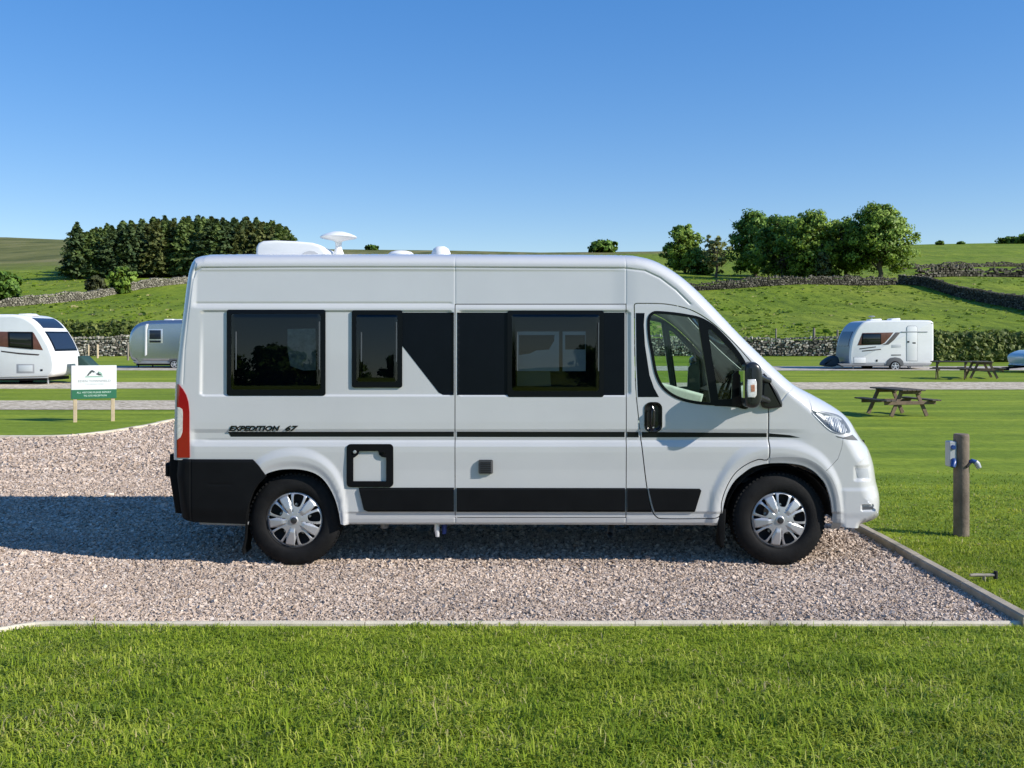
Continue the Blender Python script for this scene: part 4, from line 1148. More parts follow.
inside_piece('seat_cushion', [(517, 372), (524, 368.5), (529, 370.5), (550, 370), (551, 386), (517, 386)], mat('olive_cushion', (0.30, 0.29, 0.19), 0.9), y=.21)
inside_piece('blind', [(288, 329), (316, 328.5), (316.5, 370), (304, 370.5), (291, 366), (288, 350)], mat('mottled_blind', (0.40, 0.41, 0.36), 0.9, var=0.5, vscale=18))
ins = MB(); ins.prism(PL([(642, 412), (764, 412), (764, 450), (738, 458), (716, 480), (706, 505), (652, 505)]), .05, .10)
ins.build('door_trim', GREYT, van, org=VAN_LOC)
ins = MB(); ins.prism(PL([(642, 412), (764, 412), (764, 450), (738, 458), (716, 480), (706, 505), (652, 505)]), VW - .10, VW - .05)
ins.build('door_trim', GREYT, van, org=VAN_LOC)
# pipes under the sill
x, z = P(437, 531, .1); MB().tube([(x, .10, .40), (x, .09, z + .02), (x + .005, .085, z - .045)], [.022, .024, .016], 10).build('drain_tap', mat('white_tap', (0.75, 0.76, 0.78), 0.3, metal=0.4), van, smooth=40, org=VAN_LOC)
x, z = P(444, 531, .1); MB().tube([(x, .14, .40), (x, .13, z + .02), (x, .12, z - .03)], [.022, .022, .018], 10).build('drain_tap', mat('blue_tap', (0.03, 0.05, 0.22), 0.4), van, smooth=40, org=VAN_LOC)
x, z = P(611, 533, .15); MB().tube([(x + .05, .5, .36), (x + .01, .22, z + .02), (x - .01, .13, z - .01)], [.028, .028, .026], 12, False).build('exhaust_pipe', mat('dull_steel', (0.22, 0.22, 0.22), 0.5, metal=0.6), van, smooth=40, org=VAN_LOC)
x, z = P(384, 527, .1); MB().lathe([(.0001, -.04), (.035, -.035), (.04, 0), (.04, .04)], 16, 'z', (x, .14, z + .02)).build('jacking_point', MATS['dull_steel'], van, smooth=40, org=VAN_LOC)
# mud flaps
def flap(pts, y0, y1, m):
    mb = MB(); n = len(pts); vs = [(p[0], y0, p[1]) for p in pts] + [(p[0], y1, p[1]) for p in pts] + [(p[0] - .01, y0, p[1]) for p in pts] + [(p[0] - .01, y1, p[1]) for p in pts]
    fs = []
    for i in range(n - 1): fs += [(i, i + 1, n + i + 1, n + i), (2 * n + i, 3 * n + i, 3 * n + i + 1, 2 * n + i + 1), (i, 2 * n + i, 2 * n + i + 1, i + 1), (n + i, n + i + 1, 3 * n + i + 1, 3 * n + i)]
    mb.add(vs, fs); return mb
flap([P(247.5, 506), P(246.8, 520), P(245, 540), P(242.6, 550), P(243.6, 555)], .015, .26, BLACKP).build('mud_flap', BLACKP, van, smooth=60, org=VAN_LOC)
flap([P(726.5, 509), P(726, 520), P(725, 535), P(723, 549)], .02, .26, BLACKP).build('mud_flap', BLACKP, van, smooth=60, org=VAN_LOC)
fl = [P(719, 511), P(726, 509), P(725.5, 525), P(724, 548), P(720, 546), P(718, 526)]
MB().slab(fl, .0, .05, .01, 3).build('mud_flap', BLACKP, van, smooth=50, org=VAN_LOC)

# ---- cab interior
for yc in (.52, 1.5):
    seat = MB()
    c0 = P(690, 430)[0]
    seat.slab([(c0 - .50, .92), (c0 + .02, .88), (c0 + .05, 1.0), (c0 - .05, 1.06), (c0 - .48, 1.05)], yc - .26, yc + .26, .05)
    seat.slab([(c0 - .62, 1.0), (c0 - .50, 1.0), (c0 - .56, 1.30), (c0 - .66, 1.36)], yc - .25, yc + .25, .04)
    seat.build('seat', FABRIC, van, smooth=50, org=VAN_LOC)
# pale fabric bolster along the far door
b0 = [((p[0]), p[1]) for p in (P(645, 377, 1.0), P(652, 380, 1.0), P(684, 389, 1.0), P(703, 394, 1.0), P(699, 409, 1.0), P(640, 406, 1.0))]
MB().slab(b0, .95, 1.25, .03, 4).build('seat_bolster', FABRIC, van, smooth=50, org=VAN_LOC)
dash = [P(a, b, .3) for a, b in [(742, 404), (735, 398), (748, 392), (768, 391), (795, 404), (795, 450), (748, 450)]]
MB().slab(dash, .14, VW - .14, .03).build('dashboard', GREYT, van, smooth=40, org=VAN_LOC)
sw = MB(); c0 = np.array([P(727, 396, .5)[0], .55, P(727, 392, .5)[1]]); pts = []
for k in range(25):
    t = 2 * math.pi * k / 24; u = np.array([.35, 0, .94]); pts.append(tuple(c0 + .19 * (np.array([0, 1, 0]) * math.cos(t) + u * math.sin(t))))
sw.tube(pts, .016, 8, False); sw.tube([tuple(c0), (c0[0] + .18, .55, c0[2] - .10)], .03, 8); sw.tube([pts[6], tuple(c0), pts[18]], .014, 8)
sw.tube([pts[0], tuple(c0), pts[12]], .014, 8)
sw.build('steering_wheel', BLACKP, van, smooth=50, org=VAN_LOC)

# ---- lettering (mesh made from outline letters)
def text_mesh(txt, size, m, name, parent, shear=0.0, extrude=0.0008, align='LEFT', sx=1.0, bold=0.0):
    cu = bpy.data.curves.new('letters', 'FONT'); cu.body = txt; cu.size = size; cu.shear = shear; cu.extrude = extrude; cu.align_x = align; cu.offset = bold; cu.resolution_u = 3
    o = bpy.data.objects.new('letters', cu); COL.objects.link(o)
    dg = bpy.context.evaluated_depsgraph_get(); dg.update()
    me = bpy.data.meshes.new_from_object(o.evaluated_get(dg)); me.name = name
    bpy.data.objects.remove(o); bpy.data.curves.remove(cu)
    if sx != 1.0: me.transform(Matrix.Diagonal((sx, 1, 1, 1)))
    me.materials.clear(); me.materials.append(m)
    o = bpy.data.objects.new(name, me); link(o, parent); return o
def lettering(txt, c0, c1, r0, r1, m, shear=0.3, parent=van, bold=0.0, y=-0.0025):
    a, b = P(c0, r1), P(c1, r0)
    o = text_mesh(txt, 0.1, m, 'lettering', parent, shear, bold=bold)
    co = np.array([v.co for v in o.data.vertices]); x0, x1, y0, y1 = co[:, 0].min(), co[:, 0].max(), co[:, 1].min(), co[:, 1].max()
    o.data.transform(Matrix.Translation((-x0, -y0, 0))); o.data.transform(Matrix.Diagonal(((b[0] - a[0]) / (x1 - x0), (b[1] - a[1]) / (y1 - y0), 1, 1)))
    o.rotation_euler = (math.pi / 2, 0, 0); o.location = (a[0] - VAN_LOC[0], y + float(tumble(a[1])) - VAN_LOC[1], a[1] - VAN_LOC[2])
    return o
lettering('EXPEDITION', 228.8, 280.2, 425.6, 431.1, STRIPE, .35, bold=.004)
lettering('67', 285.2, 298.6, 425.4, 431.2, STRIPE, .35, bold=.004)

# ---- roof fittings
def roof_z(y): return SIL[sil_i(400, 253, .25), 1] + 0.02 * (1 - (2 * y / VW - 1) ** 2) - 0.006
def Rf(px, py, y): k = (CAMD + y) / FP; return ((px - 512) * k, CAMH - (py - HY) * k)
y = .55
o = [Rf(a, b, y) for a, b in [(255.5, 258), (255.8, 247), (258, 243), (263, 240.8), (275, 240.2), (295, 241), (312, 242.5), (320, 245), (324, 249), (327, 254), (328, 258)]]
rl = MB().slab(o, y, y + .75, .025, 4).build('roof_light', WHITEP, van, smooth=45, org=VAN_LOC)
o = [Rf(a, b, y - .006) for a, b in [(301, 256), (304, 252.4), (309, 250.8), (314, 251.2), (318, 253.5), (319, 256)]]
MB().prism(o, y - .006, y + .02).build('roof_light_catch', mat('light_grey_plastic', (0.55, 0.55, 0.55), 0.5), rl, smooth=40, org=VAN_LOC)
y = .85; cx, cz = Rf(338.5, 237, y); s = (CAMD + y) / FP
MB().lathe([(.0001, 5.4 * s), (6 * s, 5.0 * s), (12 * s, 3.2 * s), (17 * s, 1.0 * s), (18.4 * s, -.2 * s), (17.6 * s, -1.2 * s), (12 * s, -2.4 * s), (6 * s, -3.6 * s), (3.4 * s, -5 * s), (3.0 * s, -10 * s), (4.2 * s, -14 * s), (6.5 * s, -19 * s), (7 * s, -24 * s)], 48, 'z', (cx, y, cz)).build('satellite_dome', WHITEP, van, smooth=40, org=VAN_LOC)
for px0, rr, top, y, nm in ((401, 13, 250.6, .6, 'roof_vent'), (441, 9.5, 246.2, .6, 'roof_vent')):
    cx, cz = Rf(px0, 256, y); s = (CAMD + y) / FP; h = (256 - top) * s
    MB().lathe([(.0001, h), (rr * .45 * s, h * .95), (rr * .8 * s, h * .72), (rr * s, h * .3), (rr * s, -.05), ], 32, 'z', (cx, y, cz)).build(nm, WHITEP, van, smooth=40, org=VAN_LOC)
# ------------------------------------------------------------------ trees, hedges, walls
BARK = mat('bark', (0.10, 0.080, 0.058), 0.9, var=0.35, vscale=3, bump=0.5, bscale=12)
L_DARK = leaf_mat('leaf_dark', (0.065, 0.140, 0.022), (0.206, 0.339, 0.050), 0.25)
L_MID = leaf_mat('leaf_mid', (0.094, 0.174, 0.025), (0.293, 0.423, 0.066), 0.28)
L_PALE = leaf_mat('leaf_pale', (0.118, 0.152, 0.046), (0.265, 0.291, 0.106), 0.28)
L_FIR = leaf_mat('needles', (0.055, 0.101, 0.028), (0.199, 0.263, 0.064), 0.18, 0.5)
L_FIR2 = leaf_mat('olive_needles', (0.062, 0.084, 0.022), (0.190, 0.205, 0.060), 0.2, 0.5)
L_FIR3 = leaf_mat('dark_needles', (0.031, 0.062, 0.022), (0.120, 0.168, 0.055), 0.16, 0.5)
L_HEDGE = leaf_mat('hedge_leaf', (0.055, 0.090, 0.013), (0.206, 0.241, 0.055), 0.28)
L_GORSE = leaf_mat('scrub_leaf', (0.040, 0.050, 0.018), (0.105, 0.115, 0.040), 0.2)

def cards(g, cen, size, nrm=None, elong=1.5):
    """one small pointed leaf-clump face per centre"""
    n = len(cen)
    a = g.normal(size=(n, 3)); a /= np.linalg.norm(a, axis=1, keepdims=True)
    if nrm is not None: a *= np.where(np.sum(a * nrm, 1) < 0, -1, 1)[:, None]; a = a * 0.75 + nrm; a /= np.linalg.norm(a, axis=1, keepdims=True)
    b = np.cross(a, g.normal(size=(n, 3))); b /= np.linalg.norm(b, axis=1, keepdims=True); c = np.cross(a, b)
    s = (size * g.uniform(0.6, 1.4, n))[:, None]
    u, v = b * s * elong * 0.5, c * s * 0.5
    V = np.stack([cen - u, cen - 0.1 * u + v + a * s * .12, cen + u, cen + 0.1 * u - v + a * s * .12], 1).reshape(-1, 3)
    Q = np.arange(n * 4).reshape(-1, 4)[:, ::-1]
    return V, Q

def limb(mb, g, a, b, r0, r1, wob, n=5):
    a, b = np.array(a, float), np.array(b, float); pts, rad = [], []
    for i in range(n + 1):
        t = i / n; p = a + (b - a) * t + (g.normal(size=3) * wob * math.sin(math.pi * t) if 0 < i < n else 0); pts.append(tuple(p)); rad.append(r0 + (r1 - r0) * t)
    mb.tube(pts, rad, 7); return pts

def broadleaf_mesh(seed, h, w, trunk_h, nclump, per, leaf, lm, gappy=0.0, squash=1.0, low=0.12):
    """crown object data and trunk object data of a broadleaf tree of height h and crown width w, base at the origin"""
    g = np.random.default_rng(seed)
    # main masses: a handful of lobes hung round the axis, leaf clumps sit on their outsides
    lobes = []
    nl = 13
    for i in range(nl):
        t = (i + .5) / nl; zc = h * (low + .10 + (1 - low - .22) * t)
        env = math.sin(math.pi * min(1, .18 + .80 * t)) ** .7
        a = i * 2.4 + g.uniform(-.5, .5); r = w * .30 * env * g.uniform(.55, 1.1)
        lobes.append((np.array([r * math.cos(a), r * math.sin(a) * squash, zc]), w * g.uniform(.21, .30) * (0.72 + .38 * env)))
    cen, tint, nr = [], [], []
    for i in range(nclump):
        c, r = lobes[g.integers(nl)]
        d = g.normal(size=3); d /= np.linalg.norm(d); d[2] = d[2] * .9 + .12
        p = c + d * r * g.uniform(.72, 1.10) * np.array([1, squash, .85])
        if p[2] < h * low * .9: continue
        if p[2] > h: p[2] = h - g.uniform(0, .05) * h
        cr = w * g.uniform(.055, .125); base = np.clip(g.normal(.45, .22), .02, .98)
        q = g.normal(size=(per, 3)); q *= (cr * g.uniform(.4, 1.0, per) / np.linalg.norm(q, axis=1))[:, None]; q[:, 2] *= .75
        cen.append(p + q); tint.append(np.clip(base + g.normal(0, .14, per), 0, 1)); nr.append(q / cr * .5 + d * .35)
    # inner leaves so the crown is not hollow
    if gappy < .5:
        for c, r in lobes:
            m = int(per * 4); q = g.normal(size=(m, 3)); q *= (r * g.uniform(.2, .85, m) / np.linalg.norm(q, axis=1))[:, None]
            cen.append(c + q * np.array([1, squash, .85])); tint.append(np.clip(g.normal(.35, .2, m), 0, 1)); nr.append(q * 0)
    cen, tint, nr = np.concatenate(cen), np.concatenate(tint), np.concatenate(nr)
    V, Q = cards(g, cen, leaf, nr)
    sn = nr * .8 + (cen - np.array([0, 0, h * .5])) / np.array([w, w, h]) * .9 + g.normal(0, .34, cen.shape) + np.array([0, 0, .12]); sn /= np.linalg.norm(sn, axis=1, keepdims=True)
    crown = mesh_arrays('crown', V, quads=Q, mats=[lm], tint=np.repeat(tint, 4), smooth=True, normals=np.repeat(sn, 4, 0))
    mb = MB(); r0 = h * .026
    limb(mb, g, (0, 0, -.3), (g.normal() * .02 * h, 0, trunk_h), r0 * 1.35, r0, .03 * h * .3)
    for c, r in lobes:
        top = c + (0, 0, r * .35); s = np.array([0, 0, trunk_h * g.uniform(.7, 1.0)])
        mid = s + (top - s) * .5 + np.array([0, 0, .04 * h])
        limb(mb, g, s, mid, r0 * .62, r0 * .42, .03 * h * .3); pts = limb(mb, g, mid, top, r0 * .42, r0 * .12, .04 * h * .3)
        for k in range(3):
            e = c + g.normal(size=3) * r * .55; limb(mb, g, pts[2], e, r0 * .22, r0 * .06, .1)
    trunk = mb.build('trunk', BARK, None, smooth=60)
    for o in (crown, trunk): COL.objects.unlink(o)
    return crown.data, trunk.data

def fir_mesh(seed, h, w, nm=None):
    g = np.random.default_rng(seed); cen, tint, nr = [], [], []
    nt = 30
    for i in range(nt):
        t = i / (nt - 1); z = h * (.10 + .88 * t)
        prof = (1 - t ** 1.5) ** .75 * (.55 + .45 * min(1, t * 5)) * (.80 + .25 * math.sin(i * 2.3 + seed))
        for k in range(int(6 + 6 * (1 - t))):
            a = g.uniform(0, 6.283); L = w * .5 * prof * g.uniform(.6, 1.15) + .10
            base = np.clip(g.normal(.42, .2), 0, 1); n = int(7 + 5 * L)
            s = g.uniform(.25, 1.0, n) * L
            p = np.stack([np.cos(a) * s, np.sin(a) * s, z - .18 * s - .06 * s * s / max(L, .3) + g.normal(0, .14, n)], 1)
            p[:, :2] += g.normal(0, .16, (n, 2))
            cen.append(p); tint.append(np.clip(base + g.normal(0, .13, n), 0, 1)); nr.append(np.repeat([[math.cos(a) * .3, math.sin(a) * .3, .8]], n, 0))
    cen, tint, nr = np.concatenate(cen), np.concatenate(tint), np.concatenate(nr)
    V, Q = cards(g, cen, .62, nr * .6, 1.7)
    crown = mesh_arrays('crown', V, quads=Q, mats=[nm or L_FIR], tint=np.repeat(tint, 4))
    trunk = MB().tube([(0, 0, -.3), (0.05, 0, h * .5), (0, 0, h * .97)], [.26, .17, .02], 8).build('trunk', BARK, None, smooth=60)
    for o in (crown, trunk): COL.objects.unlink(o)
    return crown.data, trunk.data

def plant(name, label, cat, loc, meshes, scale=(1, 1, 1), rz=0.0, group=None):
    r = thing(name, label, cat, loc, rz, group)
    r.scale = scale
    for n, me in zip(('crown', 'trunk'), meshes):
        o = bpy.data.objects.new(n, me); link(o, r)
    return r

# conifer plantation on the left hillside
firs = [fir_mesh(20 + i, 15.0, 9.4 + (i % 4) * 1.5, (L_FIR, L_FIR2, L_FIR3)[i % 3]) for i in range(7)]
g = np.random.default_rng(44)
top_px = [62, 70, 80, 92, 105, 120, 140, 160, 180, 200, 225, 250, 270, 288, 296]
top_row = [247, 222, 226, 227, 224, 221, 219, 216, 215, 214.5, 216, 216, 219, 224, 240]
k = 0
def fir_at(px, d, row_top, label, sx=1.0):
    global k
    x, y, z = at(px, d)
    h = CAMH - (row_top - HY) * d / FP - z
    s = h / 15.0
    plant('conifer_tree', label, 'tree', (x, y, z), firs[(k * 3 + k // 5) % 7], (s * sx, s * sx, s), g.uniform(0, 6.28), 'conifers of the hillside plantation'); k += 1
FL = 'dark green conifer packed among others in the hillside plantation'
for row_i, (d, step) in enumerate(((208, 8.5), (217, 9), (228, 9.5), (240, 11))):
    px = 84 + row_i * 4
    while px < 292 - row_i * 1:
        fir_at(px + g.uniform(-2, 2), d + g.uniform(-3, 3), np.interp(px, top_px, top_row) + (5 - row_i * 1.7) + abs(g.normal(0, 2.2)), FL, g.uniform(.9, 1.2)); px += step * g.uniform(.85, 1.2)
fir_at(77, 206, 222.5, 'tall conifer standing foremost at the left end of the plantation', .95)
fir_at(70, 212, 248, 'short young conifer at the outer left edge of the plantation', 1.0)

# broadleaf trees on the right hillside
def tree(px, d, row_top, wpx, mesh_args, label, name='broadleaf_tree', group=None, **kw):
    x, y, z = at(px, d)
    h = CAMH - (row_top - HY) * d / FP - z; w = wpx * d / FP
    seed, tr, ncl, per, leaf, lm = mesh_args
    ms = broadleaf_mesh(seed, h, w, h * tr, ncl, per, leaf, lm, **kw)
    return plant(name, label, 'tree', (x, y, z), ms, (1, 1, 1), 0, group)
TG = 'broadleaf trees along the hillside wall'
tree(685, 232, 224.5, 43, (1, .25, 180, 62, .38, L_MID), 'rounded mid green tree nearest the campervan roof slope, left of the pale thin tree', group=TG, low=.04)
tree(716, 213, 234, 31, (2, .30, 60, 16, .50, L_PALE), 'thin pale airy tree with see-through crown between two fuller trees', group=TG, gappy=1.0)
tree(756, 224, 213.5, 62, (3, .20, 260, 66, .40, L_DARK), 'very dark dense rounded tree right beside the pale thin tree', group=TG, low=.04)
tree(783, 204, 216, 58, (4, .2, 180, 62, .37, L_DARK), 'dark tree squeezed between the densest dark tree and a tall lighter tree', group=TG, low=.03)
tree(814, 194, 210.5, 62, (5, .22, 220, 64, .34, L_MID), 'tall lighter green tree behind the stone wall in the middle of the clump', group=TG, low=.03)
tree(846, 198, 216.5, 52, (6, .22, 140, 62, .34, L_DARK), 'dark tree with drooping low branches just left of the largest rounded tree', group=TG, low=.06)
tree(880, 189, 205, 70, (8, .20, 270, 64, .34, L_MID), 'largest spreading tree at the right end of the clump with bare lower trunk', group=TG, low=.15)
tree(824, 190, 250, 16, (9, .2, 40, 26, .45, L_PALE), 'small bright green sapling at the foot of the tall trees', group=TG, low=.02)
tree(700, 229, 258, 34, (10, .1, 60, 30, .5, L_MID), 'low dark bush under the leftmost rounded tree', name='bush', low=.02)
# bushes by the left field wall, trees on the skyline
tree(96, 160, 276.5, 22, (11, .1, 80, 30, .34, L_GORSE), 'round brownish scrub bush above the left field wall', name='bush', low=.02)
tree(121, 163, 267.5, 27, (12, .12, 90, 32, .36, L_MID), 'taller green bush next to the round brownish scrub bush', name='bush', low=.02)
tree(3, 152, 272.5, 36, (13, .12, 120, 34, .38, L_DARK), 'dark bush at the left edge of the photo above the white caravan', name='bush', low=.02)
tree(603, 560, 243.5, 32, (14, .1, 70, 24, 1.3, L_DARK), 'lone round tree on the skyline above the campervan roof', low=.02)
SG = 'scrub trees along the right skyline'
tree(940, 560, 241.6, 8, (15, .1, 20, 20, 1.0, L_DARK), 'tiny lone bush on the skyline right of the broadleaf clump', 'bush', SG, low=.02)
tree(961, 570, 242.6, 7, (16, .1, 20, 20, .9, L_DARK), 'tiny flat bush on the skyline, second from the broadleaf clump', 'bush', SG, low=.02)
tree(1010, 560, 239.6, 24, (17, .1, 40, 22, 1.3, L_DARK), 'wide low dark tree on the skyline near the right edge', 'bush', SG, low=.02)
tree(1030, 555, 234.5, 28, (18, .1, 50, 22, 1.4, L_DARK), 'tallest dark tree on the skyline, cut by the right edge of the photo', group=SG, low=.02)
tree(372, 575, 246.3, 15, (19, .1, 30, 20, 1.0, L_DARK), 'low tree on the skyline just right of the white satellite dome', 'bush', low=.02)

# trees behind the viewpoint, mirrored in the smoked windows
bk = [broadleaf_mesh(31 + i, 6.5, 8.5, 1.4, 60, 26, .5, L_DARK, low=.05) for i in range(2)]
for i, (x, d, sc) in enumerate(((-31, -82, .95), (-24.5, -84, 1.0), (-17.5, -80, .85), (-9.5, -83, .98), (-38, -86, 1.1), (9, -84, .75), (17, -82, .9), (26, -86, .8), (-47, -84, .9), (38, -84, 1.0))):
    plant('broadleaf_tree', 'dark tree behind the viewpoint, seen only mirrored in the campervan windows', 'tree', (x, d - CAMD, zt(x, d)), bk[i % 2], (sc, sc, sc), i * 1.3, 'trees mirrored in the campervan windows')

# ---- dry stone walls
def stone_wall_mat(name, cols):
    m = bpy.data.materials.new(name); m.use_nodes = True; t = NT(m)
    b = t.n['Principled BSDF']; b.inputs['Roughness'].default_value = 0.9; b.inputs['Specular IOR Level'].default_value = 0.2
    at_ = t.new('ShaderNodeAttribute', attribute_name='tint')
    c = t.ramp(at_.outputs['Fac'], cols); p = t.coord(False)
    c = t.mix(0.6, c, t.ramp(t.noise(p, 6, 5), [(0.35, (0.55, 0.55, 0.52)), (0.65, (1.2, 1.2, 1.15))]), 'MULTIPLY')
    t.link(c, b.inputs['Base Color']); t.link(t.bump(t.noise(p, 12, 4), .6, .04), b.inputs['Normal'])
    MATS[name] = m; return m
WALLM = stone_wall_mat('field_stone', [(0.0, (0.07, 0.062, 0.05)), (0.3, (0.18, 0.165, 0.135)), (0.7, (0.42, 0.385, 0.32)), (1.0, (0.62, 0.58, 0.50))])
WALLF = stone_wall_mat('pale_field_stone', [(0.0, (0.10, 0.092, 0.072)), (0.5, (0.24, 0.22, 0.175)), (1.0, (0.40, 0.37, 0.30))])
WALLD = stone_wall_mat('mossy_stone', [(0.0, (0.035, 0.032, 0.024)), (0.5, (0.085, 0.078, 0.06)), (1.0, (0.20, 0.185, 0.15))])
def stone_wall(name, label, path, h, th, stone, m, seed, ragged=0.12, cope=True, gap=0.0):
    """piled irregular stones along a path of (x, d), with rough upright coping stones"""
    g = np.random.default_rng(seed)
    p = densify(path, .3, False); acc = np.concatenate([[0], np.cumsum(np.linalg.norm(np.diff(p, axis=0), axis=1))]); L = acc[-1]
    cube = np.array([(x, y, z) for z in (-1, 1) for y in (-1, 1) for x in (-1, 1)], float)
    quads = np.array([(0, 2, 3, 1), (4, 5, 7, 6), (0, 1, 5, 4), (2, 6, 7, 3), (0, 4, 6, 2), (1, 3, 7, 5)])
    S, Zc, LN, HT, TH, TI, RO = [], [], [], [], [], [], []
    hm = lambda s: h * (1 + ragged * (np.sin(s * .31 + seed) * .5 + np.sin(s * .9 + 1.7) * .3 + np.sin(s * 2.3) * .2))
    zc = 0.0; course = stone * .62
    while zc < h * 1.2:
        ht = course * g.uniform(.75, 1.25); s = g.uniform(-stone, 0)
        while s < L:
            ln = stone * np.exp(g.normal(0, .35))
            lim = float(hm(np.array(s)))
            if zc + ht * .6 < lim and g.random() > gap:
                S.append(s + ln / 2); Zc.append(zc + ht / 2 + g.normal(0, .02)); LN.append(ln * .5 * .88); HT.append(ht * .5 * g.uniform(.70, 1.0)); TH.append(th * .5 * (1 - .28 * zc / h) * g.uniform(.80, 1.16)); TI.append(g.uniform(0, 1)); RO.append(g.normal(0, .26))
            s += ln
        zc += ht
    if cope:
        s = 0
        while s < L:
            ln = stone * .42 * np.exp(g.normal(0, .3)); ht = stone * .7 * np.exp(g.normal(0, .25)); z0 = float(hm(np.array(s)))
            S.append(s); Zc.append(z0 + ht * .38); LN.append(ln * .5); HT.append(ht * .5); TH.append(th * .36 * g.uniform(.8, 1.15)); TI.append(g.uniform(.2, 1)); RO.append(g.normal(.1, .3)); s += ln * 1.05
    S, Zc, LN, HT, TH, TI, RO = map(np.array, (S, Zc, LN, HT, TH, TI, RO)); n = len(S)
    v = cube[None] * g.uniform(.62, 1.0, (n, 8, 3)) * np.stack([LN, TH, HT], 1)[:, None]
    c_, s_ = np.cos(RO)[:, None], np.sin(RO)[:, None]; vx, vz = v[..., 0].copy(), v[..., 2].copy(); v[..., 0] = vx * c_ - vz * s_; v[..., 2] = vx * s_ + vz * c_
    X = np.interp(S, acc, p[:, 0]); D = np.interp(S, acc, p[:, 1]); e = .4
    tx = np.interp(S + e, acc, p[:, 0]) - np.interp(S - e, acc, p[:, 0]); td = np.interp(S + e, acc, p[:, 1]) - np.interp(S - e, acc, p[:, 1]); l = np.hypot(tx, td) + 1e-9; tx, td = tx / l, td / l
    W = np.empty_like(v)
    W[..., 0] = X[:, None] + v[..., 0] * tx[:, None] - v[..., 1] * td[:, None]
    W[..., 1] = D[:, None] - CAMD + v[..., 0] * td[:, None] + v[..., 1] * tx[:, None]
    W[..., 2] = (terr(X, D) + Zc)[:, None] + v[..., 2]
    o0 = np.array([p[0, 0], p[0, 1] - CAMD, zt(p[0, 0], p[0, 1])])
    # hearting: a dark core that fills the chinks
    q = densify(path, 1.5, False); n2 = len(q); tg = np.gradient(q, axis=0); tg /= np.linalg.norm(tg, axis=1, keepdims=True); nr = np.stack([-tg[:, 1], tg[:, 0]], 1)
    CV = []
    ss = np.interp(np.arange(n2), np.arange(n2), np.concatenate([[0], np.cumsum(np.linalg.norm(np.diff(q, axis=0), axis=1))]))
    for i in range(n2):
        z = zt(*q[i]); hh = float(hm(ss[i])) - stone * .55
        for o_, zz in ((-th * .28, -.3), (-th * .18, hh), (th * .18, hh), (th * .28, -.3)): CV.append((q[i, 0] + nr[i, 0] * o_, q[i, 1] + nr[i, 1] * o_ - CAMD, z + zz))
    CQ = [(i * 4 + k, i * 4 + 4 + k, i * 4 + 5 + k, i * 4 + 1 + k) for i in range(n2 - 1) for k in range(3)]
    V = np.concatenate([W.reshape(-1, 3), np.array(CV)]) - o0
    Q = np.concatenate([(quads[None] + (np.arange(n) * 8)[:, None, None]).reshape(-1, 4), np.array(CQ) + n * 8])
    T = np.concatenate([np.repeat(TI, 8), np.zeros(len(CV))])
    o = mesh_arrays(name, V, quads=Q, mats=[m], tint=T); o.location = tuple(o0)
    return tag(o, label, 'stone wall')
def pxpath(pts): return [((a - 512) * d / FP, d) for a, d in pts]
stone_wall('dry_stone_wall', 'long grey dry stone wall across the back of the caravan site', pxpath([(-120, 78), (60, 77.5), (200, 78), (520, 78.5), (760, 78), (860, 77.5)]), 1.42, .65, .25, WALLM, 1, .10)
stone_wall('dry_stone_wall', 'pale rambling stone wall climbing the left field below the plantation', pxpath([(-80, 136), (20, 145), (75, 152), (130, 166), (190, 180), (330, 190)]), 1.15, .8, .36, WALLF, 2, .3)
stone_wall('dry_stone_wall', 'dark mossy stone wall below the broadleaf trees on the right hillside', pxpath([(560, 166), (700, 168), (780, 172), (850, 178), (897, 182)]), 1.25, .8, .50, WALLD, 3, .3)
stone_wall('dry_stone_wall', 'shaded stone wall running downhill towards the right edge of the photo', pxpath([(899, 183), (925, 178), (960, 160), (1000, 140), (1040, 124), (1100, 108)]), 1.65, .8, .36, WALLD, 4, .06)
stone_wall('dry_stone_wall', 'tumbledown dark stone bank crossing the upper right field', pxpath([(917, 200), (950, 203), (962, 205), (985, 206), (1030, 207), (1120, 208)]), 1.55, 1.3, .8, WALLD, 5, .55, gap=.05)
stone_wall('dry_stone_wall', 'faint low far stone wall highest on the right hillside', pxpath([(890, 262), (930, 266), (990, 282), (1060, 290)]), .8, .8, .6, WALLD, 6, .6, gap=.1)

